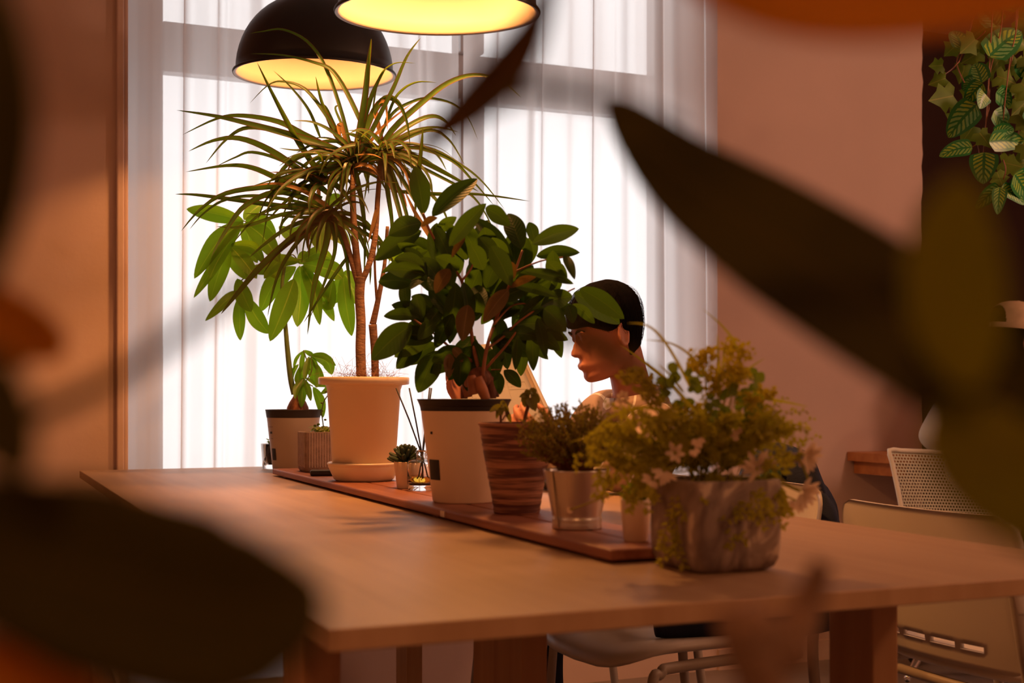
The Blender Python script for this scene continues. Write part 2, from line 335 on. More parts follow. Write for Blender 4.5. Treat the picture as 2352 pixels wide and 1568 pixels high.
# ------------------------------------------------------------------ mesh helpers
WL = {}      # world location of every object made here (no rotations used on parents)
class MB:
    def __init__(s): s.v = []; s.f = []; s.uv = {}; s.mi = []
    def add(s, vs, fs, uvs=None, mi=0):
        b = len(s.v); s.v.extend([V(p) for p in vs])
        for f in fs: s.f.append([b + i for i in f]); s.mi.append(mi)
        if uvs:
            for i, u in enumerate(uvs): s.uv[b + i] = u
        return s
    def box(s, lo, hi, M4=None, mi=0):
        x0, y0, z0 = lo; x1, y1, z1 = hi
        vs = [V(p) for p in ((x0,y0,z0),(x1,y0,z0),(x1,y1,z0),(x0,y1,z0),(x0,y0,z1),(x1,y0,z1),(x1,y1,z1),(x0,y1,z1))]
        if M4: vs = [M4 @ p for p in vs]
        return s.add(vs, [(0,3,2,1),(4,5,6,7),(0,1,5,4),(1,2,6,5),(2,3,7,6),(3,0,4,7)], mi=mi)
    def lathe(s, c, prof, n=48, cap=False, mi=0):
        """prof: (radius, z) list relative to c"""
        c = V(c); vs = []
        for r, z in prof:
            for k in range(n):
                a = 2 * math.pi * k / n
                vs.append(c + V((r * math.cos(a), r * math.sin(a), z)))
        fs = []
        for i in range(len(prof) - 1):
            for k in range(n):
                k2 = (k + 1) % n
                fs.append((i*n+k, i*n+k2, (i+1)*n+k2, (i+1)*n+k))
        if cap:
            fs.append(tuple(range(n))[::-1]); fs.append(tuple((len(prof)-1)*n + k for k in range(n)))
        return s.add(vs, fs, mi=mi)
    def loft(s, rings, cap=True, closed=True, mi=0):
        n = len(rings[0]); vs = [p for r in rings for p in r]; fs = []
        for i in range(len(rings) - 1):
            for k in range(n if closed else n - 1):
                k2 = (k + 1) % n
                fs.append((i*n+k, i*n+k2, (i+1)*n+k2, (i+1)*n+k))
        if cap:
            fs.append(tuple(range(n))[::-1]); fs.append(tuple((len(rings)-1)*n + k for k in range(n)))
        return s.add(vs, fs, mi=mi)
    def tube(s, pts, rad, n=8, smooth=0, cap=True, mi=0):
        pts = [V(p) for p in pts]
        if smooth: pts = spline(pts, smooth)
        m = len(pts)
        rr = [rad] * m if isinstance(rad, (int, float)) else [interp(rad, i / (m - 1)) for i in range(m)]
        t0 = (pts[1] - pts[0]).normalized()
        up = V((0, 0, 1)) if abs(t0.z) < 0.9 else V((1, 0, 0))
        a = t0.cross(up).normalized(); rings = []
        for i, p in enumerate(pts):
            t = (pts[min(i+1, m-1)] - pts[max(i-1, 0)]).normalized()
            a = (a - t * a.dot(t))
            a = a.normalized() if a.length > 1e-6 else t.orthogonal().normalized()
            b = t.cross(a)
            rings.append([p + (a * math.cos(q) + b * math.sin(q)) * rr[i] for q in [2*math.pi*k/n for k in range(n)]])
        return s.loft(rings, cap, mi=mi)
    def ellipsoid(s, c, r, rot=None, n=16, m=10, mi=0, f=None):
        c = V(c); vs = []; fs = []
        for j in range(m + 1):
            th = math.pi * j / m
            for k in range(n):
                a = 2 * math.pi * k / n
                u = V((math.sin(th) * math.cos(a), math.sin(th) * math.sin(a), math.cos(th)))
                q = V((u.x * r[0], u.y * r[1], u.z * r[2]))
                if f: q = q * f(u)
                if rot: q = rot @ q
                vs.append(c + q)
        for j in range(m):
            for k in range(n):
                k2 = (k + 1) % n
                fs.append((j*n+k, (j+1)*n+k, (j+1)*n+k2, j*n+k2))
        return s.add(vs, fs, mi=mi)
    def leaf(s, pts, width, prof, nrm, fold=0.25, roll=0.0, seg=14, cross=5, wave=0.0, smooth=True, mi=0):
        """blade along a spline; prof(t) width factor; nrm: direction the face looks to"""
        pts = [V(p) for p in pts]
        c = spline(pts, max(2, seg // (len(pts) - 1) + 1)) if smooth and len(pts) > 2 else [pts[0].lerp(pts[-1], i / seg) for i in range(seg + 1)]
        m = len(c); vs = []; uv = []
        nrm = V(nrm).normalized(); ph = random.random() * 6
        for i, p in enumerate(c):
            t = (c[min(i+1, m-1)] - c[max(i-1, 0)])
            t = t.normalized() if t.length > 1e-9 else V((0, 0, 1))
            n = nrm - t * nrm.dot(t)
            n = n.normalized() if n.length > 1e-4 else t.orthogonal().normalized()
            if roll: n = Matrix.Rotation(roll, 3, t) @ n
            sd = t.cross(n); tt = i / (m - 1); wd = width * prof(tt) * 0.5
            for k in range(cross):
                u = -1 + 2 * k / (cross - 1)
                h = abs(u) * fold * wd + (wave * wd * math.sin(tt * 14 + ph) * abs(u) if wave else 0)
                vs.append(p + sd * (u * wd) + n * h); uv.append(((u + 1) / 2, tt))
        fs = []
        for i in range(m - 1):
            for k in range(cross - 1):
                fs.append((i*cross+k, i*cross+k+1, (i+1)*cross+k+1, (i+1)*cross+k))
        return s.add(vs, fs, uv, mi=mi)
    def build(s, name, material, parent=None, smooth=True, mods=None):
        me = bpy.data.meshes.new(name)
        off = WL.get(parent.name, V((0, 0, 0))) if parent else V((0, 0, 0))
        me.from_pydata([p - off for p in s.v], [], s.f)
        if s.uv:
            ul = me.uv_layers.new(name='UVMap')
            for lp in me.loops: ul.data[lp.index].uv = s.uv.get(lp.vertex_index, (0, 0))
        for mm in (material if isinstance(material, (list, tuple)) else [material]): me.materials.append(mm)
        if any(s.mi): me.polygons.foreach_set('material_index', s.mi)
        me.polygons.foreach_set('use_smooth', [bool(smooth)] * len(me.polygons))
        me.validate(); me.update()
        o = bpy.data.objects.new(name, me); COL.objects.link(o)
        if parent: o.parent = parent
        WL[o.name] = off.copy()
        for md in (mods or []):
            if md[0] == 'bevel':
                x = o.modifiers.new('bevel', 'BEVEL'); x.width = md[1]; x.segments = md[2] if len(md) > 2 else 3; x.limit_method = 'ANGLE'; x.angle_limit = R(35); x.harden_normals = False
            if md[0] == 'solid':
                x = o.modifiers.new('solid', 'SOLIDIFY'); x.thickness = md[1]; x.offset = md[2] if len(md) > 2 else -1
            if md[0] == 'sub':
                x = o.modifiers.new('sub', 'SUBSURF'); x.levels = x.render_levels = md[1]
        return o

def flat_shade(o, ang=35):
    for p in o.data.polygons: p.use_smooth = True
    bm = bmesh.new(); bm.from_mesh(o.data)
    for e in bm.edges:
        if len(e.link_faces) == 2 and e.calc_face_angle(0) > R(ang): e.smooth = False
    bm.to_mesh(o.data); bm.free()
    return o

def interp(tab, t):
    n = len(tab) - 1; x = t * n; i = min(int(x), n - 1)
    return tab[i] + (tab[i+1] - tab[i]) * (x - i)

def spline(pts, k):
    out = []; n = len(pts)
    for i in range(n - 1):
        p0 = pts[max(i-1, 0)]; p1 = pts[i]; p2 = pts[i+1]; p3 = pts[min(i+2, n-1)]
        for j in range(k):
            t = j / k
            out.append(0.5 * ((2*p1) + (p2-p0)*t + (2*p0-5*p1+4*p2-p3)*t*t + (3*p1-p0-3*p2+p3)*t*t*t))
    out.append(pts[-1].copy())
    return out

def tag(o, label=None, cat=None, group=None, kind=None):
    if label: o['label'] = label
    if cat: o['category'] = cat
    if group: o['group'] = group
    if kind: o['kind'] = kind
    return o

def thing(name, label, cat, loc, group=None):
    o = bpy.data.objects.new(name, None); COL.objects.link(o)
    o.location = loc; o.empty_display_size = 0.05
    WL[o.name] = V(loc)
    return tag(o, label, cat, group)

def copy_tree(o, parent=None):
    c = o.copy(); COL.objects.link(c)
    if parent: c.parent = parent
    for ch in [x for x in bpy.data.objects if x.parent == o]: copy_tree(ch, c)
    return c

BLADE = lambda t: max(0.0, min(1, 0.55 + t * 3)) * (1 - t ** 2.2) ** 0.9 if t < 1 else 0.0     # strap leaf
OVAL = lambda t: math.sin(math.pi * min(1, max(0, t)) ** 0.9) ** 0.75 if 0 < t < 1 else 0.0
def ovate(a=0.9, b=0.75, tip=0.12):
    def f(t):
        if t <= 0 or t >= 1: return 0.02 if t <= 0 else 0.0
        return max(0.02, math.sin(math.pi * t ** a) ** b) * (1 - tip * t ** 6)
    return f
OB = lambda t: 0.03 if t <= 0 else (0.0 if t >= 1 else max(0.03, math.sin(math.pi * t ** 0.98) ** 0.85 * (1 - 0.25 * t ** 4)))
HEART = lambda t: 0.0 if t >= 1 else (math.sin(math.pi * min(1, t * 0.75 + 0.25) ** 1.0) ** 0.8) * min(1, 0.25 + t * 6)
TOCAM = -FW
# ------------------------------------------------------------------ room shell
WY = 2.62
def structure(name, mb, m, smooth=False, mods=None):
    o = mb.build(name, m, None, smooth, mods); o['kind'] = 'structure'; return o
structure('floor', MB().box((-3, -4.5, -0.1), (5.2, 3.8, 0.0)), M['floor'])
structure('ceiling', MB().box((-3, -4.5, 2.66), (5.2, 3.8, 2.76)), M['ceiling'])
X0, X1, XE = 0.135, 2.07, 2.95
mb = MB()
mb.box((-3, WY, 0), (X0, WY + 0.36, 2.66)); mb.box((X0, WY, 0), (X1, WY + 0.36, 0.52)); mb.box((X0, WY, 2.5), (X1, WY + 0.36, 2.66))
structure('wall_back', mb, M['plaster'])
# right part ends in a ragged plaster edge
mb = MB(); rings = []
random.seed(4)
for i in range(61):
    z = 2.66 * i / 60; j = random.uniform(-0.004, 0.003) + (0.006 if random.random() < 0.08 else 0)
    rings.append([V((X1, WY, z)), V((XE + j, WY, z)), V((XE + j, WY + 0.36, z)), V((X1, WY + 0.36, z))])
mb.loft(rings)
structure('wall_back_right', mb, M['plaster'])
structure('wall_left', MB().box((-3.1, -4.5, 0), (-3, 3.8, 2.66)), M['plaster'])
structure('wall_right', MB().box((5.2, -4.5, 0), (5.3, 3.8, 2.66)), M['plaster'])
structure('wall_front', MB().box((-3, -4.6, 0), (5.2, -4.5, 2.66)), M['plaster'])
structure('wall_alcove', MB().box((XE - 0.06, WY + 0.36, 0), (XE, 3.7, 2.66)).box((XE - 0.06, 3.7, 0), (5.2, 3.8, 2.66)), M['dark_wall'])
structure('trim_1', MB().box((0.103, WY - 0.022, 0), (X0 - 0.012, WY, 2.66)).box((X0 - 0.012, WY - 0.012, 0), (X0, WY + 0.02, 2.66)), M['plaster'], mods=[('bevel', 0.004, 2)])
structure('baseboard_back', MB().box((-3, WY - 0.012, 0), (0.1, WY, 0.07)).box((X1, WY - 0.012, 0), (XE, WY, 0.07)), M['plaster'])
# window: frame, transom, mullion and panes
win = thing('window_1', None, None, (1.1, 2.77, 1.3)); win['kind'] = 'structure'
mb = MB(); y0, y1 = 2.91, 2.97
mb.box((X0, y0, 0.52), (0.273, y1, 2.5)); mb.box((1.99, y0, 0.52), (X1, y1, 2.5))
mb.box((0.273, y0, 0.52), (1.99, y1, 0.60)); mb.box((0.273, y0, 2.42), (1.99, y1, 2.5))
mb.box((0.273, y0, 1.925), (1.99, y1, 2.078))
mb.box((1.235, y0 - 0.03, 0.60), (1.32, y1, 1.925)); mb.box((1.235, y0 - 0.03, 2.078), (1.32, y1, 2.42))
o = mb.build('window_frame', M['frame'], win, False, [('bevel', 0.004, 2)]); o['kind'] = 'structure'
for (a, b, c, d) in ((0.273, 1.235, 0.60, 1.925), (1.32, 1.99, 0.60, 1.925), (0.273, 1.235, 2.078, 2.42), (1.32, 1.99, 2.078, 2.42)):
    o = MB().box((a, 2.938, c), (b, 2.944, d)).build('window_pane', M['pane'], win, False); o['kind'] = 'structure'

# ------------------------------------------------------------------ curtains
def curtain(xa, xb, seed, label, folds):
    random.seed(seed)
    n = 420; m = 24; zs = [0.53 + (2.54 - 0.53) * j / m for j in range(m + 1)]
    ph = [random.random() * 6.28 for _ in range(8)]
    fr = [random.uniform(0.8, 1.2) * f for f in (2.2, 4.6, 8, 14, 30)]
    am = [0.012, 0.013, 0.007, 0.0018, 0.0004]
    mb = MB(); vs = []; fs = []
    for z in zs:
        for i in range(n + 1):
            u = i / n; x = xa + (xb - xa) * u
            lean = (2.54 - z) * 0.03 * math.sin(ph[6] + u * 5)
            y = 2.672 + sum(am[k] * math.sin(6.283 * fr[k] * (u + lean * 0.5) * (xb - xa) + ph[k]) for k in range(5))
            for (fu, fa, fw) in folds:
                dd = (u + lean * 0.3 - fu) / fw
                y += fa * math.exp(-dd * dd)
                x += fa * 0.9 * dd * math.exp(-dd * dd) * (0.6)
            x = min(max(x, xa), xb)
            vs.append((x, y, z))
    for j in range(m):
        for i in range(n):
            a = j * (n + 1) + i; fs.append((a, a + 1, a + n + 2, a + n + 1))
    t = thing('curtain', label, 'curtain', ((xa + xb) / 2, 2.672, 2.54), 'sheer curtains across the window')
    mb.add(vs, fs); mb.build('curtain_fabric', M['sheer'], t)
    MB().box((xa, 2.655, 2.54), (xb, 2.69, 2.56)).build('curtain_rail', M['frame'], t, False)
curtain(X0 + 0.002, 1.147, 3, 'white sheer curtain left of the thin upright gap in the window, behind the spiky dracaena', [(0.16, -0.018, 0.012), (0.27, 0.012, 0.01), (0.5, -0.014, 0.008), (0.88, 0.014, 0.01)])
curtain(1.168, X1 - 0.002, 8, 'white sheer curtain hanging right of the thin upright gap, behind the seated man', [(0.12, -0.022, 0.014), (0.3, -0.02, 0.012), (0.5, -0.024, 0.014), (0.62, 0.015, 0.012), (0.78, -0.022, 0.012), (0.95, -0.03, 0.02)])

# ------------------------------------------------------------------ table
TW, TL, TZ = 1.014, 2.56, 0.73
table = thing('dining_table', 'long pale beech communal table carrying the row of potted plants', 'table', (TW / 2, TL / 2, 0))
o = MB().box((0.001, 0.001, TZ - 0.0205), (TW - 0.001, TL - 0.001, TZ)).build('tabletop', [M['beech'], M['beech_edge']], table, False)
for p in o.data.polygons:
    if abs(p.normal.z) < 0.5: p.material_index = 1
o.modifiers.new('bevel', 'BEVEL').width = 0.0012
for (x, y) in ((0.088, 0.40), (0.905, 0.40), (0.088, 2.28), (0.86, 2.31)):
    MB().box((x - 0.0225, y - 0.05, 0), (x + 0.0225, y + 0.05, TZ - 0.0205)).build('leg', M['leg_wood'], table, False, [('bevel', 0.003, 2)])
MB().box((0.506, 0.722, 0), (0.55, 0.93, TZ - 0.0205)).build('leg', M['leg_wood'], table, False, [('bevel', 0.003, 2)])
# board of two planks the pots stand on
BZ = 0.748
board = thing('plank_board', 'long low reddish board of two planks lying along the table under the pots', 'board', (0.51, 1.21, TZ))
MB().box((0.434, 0.29, TZ + 0.004), (0.509, 2.137, BZ)).build('plank', M['plank'], board, False, [('bevel', 0.003, 2)])
MB().box((0.512, 0.295, TZ + 0.004), (0.588, 2.13, BZ)).build('plank', M['plank'], board, False, [('bevel', 0.003, 2)])
for y in (0.36, 0.95, 1.5, 2.05):
    MB().box((0.445, y - 0.015, TZ), (0.58, y + 0.015, TZ + 0.004)).build('batten', M['plank'], board, False)
MB().box((0.4325, 0.872, TZ + 0.006), (0.434, 0.892, BZ - 0.002)).build('metal_joiner', M['steel'], board, False)

# ------------------------------------------------------------------ pendant lamps
def pendant(c, r, h, tilt, power, label):
    c = V(c)
    t = thing('pendant_lamp', label, 'pendant lamp', c, 'black dome pendant lamps')
    out = [(r + 0.004, -0.001), (r + 0.0055, 0.003), (r + 0.004, 0.006)]
    for i in range(15):
        a = math.pi / 2 * (i / 14) * 0.93
        out.append((r * 0.985 * math.cos(a) ** 0.92, 0.006 + h * math.sin(a) ** 1.0))
    rt = out[-1][0]
    out += [(r * 0.31, h * 1.0 + 0.004), (r * 0.31, h + 0.012), (r * 0.27, h + 0.02), (r * 0.27, h + 0.065), (r * 0.2, h + 0.08), (0.012, h + 0.085), (0.008, h + 0.12)]
    MB().lathe(c, out, 72).build('lamp_shade', M['black_paint'], t)
    inn = [(r + 0.003, -0.001), (r - 0.002, 0.0)]
    for i in range(15):
        a = math.pi / 2 * (i / 14) * 0.97
        inn.append(((r * 0.985 - 0.004) * math.cos(a) ** 0.92, 0.004 + (h - 0.004) * math.sin(a)))
    MB().lathe(c, inn, 72).build('shade_lining', M['lamp_inside'], t)
    MB().ellipsoid(c + V((0, 0, h - 0.045)), (0.032, 0.032, 0.038)).build('bulb', M['bulb'], t)
    MB().lathe(c + V((0, 0, h - 0.02)), [(0.02, 0), (0.02, 0.03)], 20, True).build('socket', M['black_paint'], t)
    MB().tube([c + V((0, 0, h + 0.1)), V((c.x, c.y, 2.64))], 0.0035).build('cord', M['black_paint'], t)
    MB().lathe(V((c.x, c.y, 2.64)), [(0.05, 0), (0.05, 0.02)], 28, True).build('ceiling_rose', M['black_paint'], t)
    l = light('pendant_bulb_light', 'AREA', c + V((0, 0, h - 0.088)), power, LAMPCOL, 0.09)
    t.rotation_euler = (0, 0, 0)
    if tilt:
        ax = RT
        t.rotation_mode = 'QUATERNION'; t.rotation_quaternion = Matrix.Rotation(tilt, 3, ax).to_quaternion()
    return t
pendant(P(723.5, 173, 3.34), 0.206, 0.199, R(2.6), 9, 'black dome pendant lamp shown whole, above the spiky dracaena')
pendant(P(1005, 33, 2.63), 0.206, 0.199, R(4.2), 16, 'nearer black dome pendant lamp cut by the top edge, its golden inside filling the view')

# ------------------------------------------------------------------ chairs of the long table
def make_chair(name, label, group=None):
    """faces +y, origin on the floor below the seat centre"""
    t = thing(name, label, 'chair', (0, 0, 0), group)
    # seat: rounded shell with a rolled front edge
    rings = []; n = 40
    def outline(sc, z, zfront):
        r = []
        for k in range(n):
            a = 2 * math.pi * k / n; ca, sa = math.cos(a), math.sin(a)
            x = 0.225 * sc * (abs(ca) ** 0.5) * (1 if ca > 0 else -1); y = 0.205 * sc * (abs(sa) ** 0.6) * (1 if sa > 0 else -1)
            zz = z + (zfront * max(0, (y - 0.09) / 0.12) ** 2) + 0.012 * (abs(x) / 0.2) ** 2.5 + (0.016 * max(0, (-y - 0.12) / 0.08) ** 2)
            r.append(V((x, y, zz)))
        return r
    rings = [outline(0.02, 0.424, -0.02), outline(0.9, 0.424, -0.03), outline(1.0, 0.43, -0.035), outline(1.0, 0.438, -0.035), outline(0.95, 0.445, -0.03), outline(0.7, 0.444, -0.022), outline(0.35, 0.441, -0.015), outline(0.02, 0.440, -0.01)]
    MB().loft(rings).build('seat', M['chair'], t)
    # backrest: curved panel with rounded corners and a row of slots low down
    nx, nz = 44, 26; w2, z0, z1 = 0.232, 0.455, 0.732
    vs = []; fs = []
    def q(i, j, off):
        u = -1 + 2 * i / nx; v = j / nz
        # rounded corners: squeeze rows near the ends
        zc = z0 + (z1 - z0) * v; cr = 0.045
        e = min(zc - z0, z1 - zc); k = w2 - (cr - math.sqrt(max(0, cr * cr - (cr - e) ** 2)) if e < cr else 0)
        x = u * k
        y = -0.205 - 0.05 * v + 0.030 * (x / w2) ** 2 + off
        return V((x, y, zc))
    holes = set()
    for i in range(9, 35):
        if (i - 9) % 7 not in (6,): holes.add((i, 3))
    for off in (0, -0.011):
        for j in range(nz + 1):
            for i in range(nx + 1): vs.append(q(i, j, off))
    N = (nx + 1) * (nz + 1)
    idx = lambda i, j, s: s * N + j * (nx + 1) + i
    for j in range(nz):
        for i in range(nx):
            if (i, j) in holes: continue
            fs.append((idx(i,j,0), idx(i,j+1,0), idx(i+1,j+1,0), idx(i+1,j,0)))
            fs.append((idx(i,j,1), idx(i+1,j,1), idx(i+1,j+1,1), idx(i,j+1,1)))
    def wall(i0, j0, i1, j1): fs.append((idx(i0,j0,0), idx(i1,j1,0), idx(i1,j1,1), idx(i0,j0,1)))
    for i in range(nx): wall(i, 0, i+1, 0); wall(i, nz, i+1, nz)
    for j in range(nz): wall(0, j, 0, j+1); wall(nx, j, nx, j+1)
    for (i, j) in holes:
        for (a, b, c, d, ni, nj) in ((i,j,i+1,j,i,j-1), (i,j+1,i+1,j+1,i,j+1), (i,j,i,j+1,i-1,j), (i+1,j,i+1,j+1,i+1,j)):
            if (ni, nj) not in holes: wall(a, b, c, d)
    MB().add(vs, fs).build('backrest', M['chair'], t)
    for s in (-1, 1):
        MB().tube([(s*0.235, -0.250, 0.66), (s*0.238, -0.225, 0.52), (s*0.232, -0.205, 0.44), (s*0.235, -0.215, 0.30), (s*0.245, -0.26, 0.0)], 0.011, 10, 8).build('leg', M['chair_tube'], t)
        MB().tube([(s*0.2, -0.15, 0.415), (s*0.212, 0.10, 0.413), (s*0.215, 0.14, 0.405), (s*0.22, 0.165, 0.36), (s*0.24, 0.20, 0.0)], 0.0105, 10, 8).build('leg', M['chair_tube'], t)
        MB().tube([(s*0.236, -0.244, 0.655), (s*0.237, -0.238, 0.61), (s*0.238, -0.230, 0.575)], 0.0140, 10, 4).build('post_sleeve', M['chair'], t)
    MB().tube([(-0.2, -0.15, 0.415), (-0.19, -0.19, 0.413), (0.19, -0.19, 0.413), (0.2, -0.15, 0.415)], 0.010, 10, 6).build('seat_frame', M['chair_tube'], t)
    return t
G_CH = 'cream chairs around the long table'
ch = make_chair('dining_chair', 'cream plastic chair with its back turned to the right side of the long table', G_CH)
ch.location = (1.55, 0.752, 0); ch.rotation_euler.z = R(-90)
c2 = copy_tree(ch); c2.location = (1.03, 1.20, 0); c2.rotation_euler.z = R(93); c2.scale.z = 1.03
c2['label'] = 'cream plastic chair with the navy jacket, its seat showing under the near table edge'
c3 = copy_tree(ch); c3.location = (0.13, 1.25, 0); c3.rotation_euler.z = R(-90)
c3['label'] = 'cream plastic chair on the left side of the table, only its seat edge showing'
c4 = copy_tree(ch); c4.location = (1.13, 1.80, 0); c4.rotation_euler.z = R(90)
c4['label'] = 'cream plastic chair the man in the striped shirt sits on'

# navy jacket over the back of the second chair
jk = thing('jacket', 'dark navy padded jacket hung over a chair back, a green lining patch showing', 'jacket', (1.23, 1.25, 0.45))
random.seed(2)
def blob(c, r, seed, amp=0.12, fr=3.0, n=40, m=28, rot=None):
    return MB().ellipsoid(c, r, rot, n, m, f=lambda u: 1 + amp * noise.noise(u * fr + V((seed, 0, 0))) + amp * 0.12 * noise.noise(u * fr * 3 + V((0, seed, 0))))
mb = blob((1.36, 1.25, 0.655), (0.065, 0.19, 0.165), 3, 0.22, 1.6, 64, 40)
mb2 = blob((1.355, 1.24, 0.60), (0.065, 0.205, 0.20), 9, 0.22, 1.6, 64, 40); mb.add(mb2.v, mb2.f)
mb.build('jacket_body', M['navy'], jk)
blob((1.30, 1.20, 0.765), (0.018, 0.03, 0.032), 5, 0.3, n=16, m=12).build('lining', M['green_fabric'], jk)
MB().tube([(1.34, 0.98, 0.62), (1.26, 0.96, 0.53), (1.10, 1.05, 0.492), (0.96, 1.10, 0.484)], [0.05, 0.055, 0.04, 0.024], 16, 10).build('sleeve', M['navy'], jk)
# ------------------------------------------------------------------ potted plants
def soil_disc(c, r, t, z):
    MB().lathe((c.x, c.y, z), [(0.001, 0.006), (r * 0.6, 0.004), (r, 0)], 32).build('soil', M['soil'], t)

def on_board(px, dc, z=BZ):
    p = P(px, 900, dc); return V((p.x, p.y, z))

def pxleaf(mb, pts, wpx, D, prof, fold=0.25, dd=(0, 0), roll=None, bend=0, seg=14, cross=5, nrm=None, wave=0):
    """pts: pixels along the midrib, at depth D + dd[0]..dd[1]"""
    n = len(pts)
    q = [P(x, y, D + dd[0] + (dd[1] - dd[0]) * (i / (n - 1))) for i, (x, y) in enumerate(pts)]
    if n == 2 and bend:
        mid = (q[0] + q[1]) / 2 + V((0, 0, bend)); q = [q[0], mid, q[1]]
    rl = random.uniform(-0.5, 0.5) if roll is None else roll
    mb.leaf(q, wpx / F * D / max(0.6, math.cos(rl)), prof, nrm or TOCAM, fold, rl, seg, cross, wave)

# ---- big white pot with the dracaena
D = 2.83
wc = on_board(836, D)
t = thing('potted_dracaena', 'spiky dracaena with two bare trunks in the large white plastic pot on a saucer', 'potted plant', wc)
k = D / F
zt = lambda y, d: CAM.z + (HY - y) / F * d
h = zt(866, D) - BZ
MB().lathe(wc, [(0.001, 0), (0.060, 0), (0.066, 0.004), (0.0785, 0.031), (0.0785, 0.034), (0.0795, 0.0345), (0.081, 0.038), (0.0795, 0.0405), (0.076, 0.0405), (0.073, 0.036), (0.066, 0.010), (0.001, 0.008)], 64).build('saucer', M['white_plastic'], t)
MB().lathe(wc, [(0.001, 0.011), (0.062, 0.011), (0.068, 0.014), (0.0815, h - 0.018), (0.0975, h - 0.016), (0.0995, h - 0.0145), (0.1, h - 0.002), (0.098, h), (0.092, h), (0.089, h - 0.004), (0.080, h - 0.03), (0.001, h - 0.03)], 72).build('pot', M['white_plastic'], t)
soil_disc(wc, 0.082, t, BZ + h - 0.018)
# dry root fibres round the stems
random.seed(11)
mb = MB()
for i in range(330):
    a = random.uniform(0, 6.28); rr = random.uniform(0.02, 0.075)
    b = wc + V((rr * math.cos(a), rr * math.sin(a), h - 0.015))
    L = random.choice([0.02, 0.03, 0.035, 0.045, 0.06]) * random.uniform(0.7, 1.2)
    d1 = V((random.uniform(-1, 1), random.uniform(-1, 1), random.uniform(0.4, 1.4))).normalized(); d2 = V((random.uniform(-1, 1), random.uniform(-1, 1), random.uniform(-0.9, 0.6)))
    mb.tube([b, b + d1 * L * 0.6, b + d1 * L + d2 * L * 0.5], 0.00028, 3, 4, cap=False)
o = mb.build('root_fibres', M['red_twig'], t); o['kind'] = 'stuff'
mb = MB()
ST = lambda pts, D0=D: [P(x, y, D0) for x, y in pts]
mb.tube(ST([(830, 866), (828, 800), (829, 740), (826, 680), (828, 636)]), [11.5*k, 11.5*k, 11*k, 11*k, 12*k], 14, 8)
mb.build('trunk', M['bark'], t)
mb = MB()
mb.tube(ST([(822, 650), (805, 590), (786, 530), (765, 500), (750, 490)]), [7*k, 6.5*k, 6*k, 5.5*k], 10, 6)
mb.tube(ST([(826, 645), (818, 580), (812, 500), (810, 430), (812, 385)]), [8.5*k, 8*k, 7*k, 6*k], 10, 6)
mb.tube(ST([(832, 645), (850, 600), (862, 540), (868, 450), (876, 360)]), [7*k, 7*k, 6*k, 5.5*k], 10, 6)
mb.build('branch', M['bark'], t)
mb = MB()
mb.tube([P(x, y, D + 0.05) for x, y in [(862, 866), (860, 800), (856, 745)]], [9*k, 9*k, 10*k], 12, 6)
mb.tube([P(x, y, D + 0.05) for x, y in [(856, 745), (866, 700), (878, 640), (884, 600), (890, 520)]], [8*k, 6*k, 4.5*k, 4*k], 10, 6)
mb.tube([P(x, y, D + 0.05) for x, y in [(866, 690), (862, 640), (860, 580)]], [4*k, 3*k, 3*k], 8, 6)
mb.build('trunk', M['bark'], t)
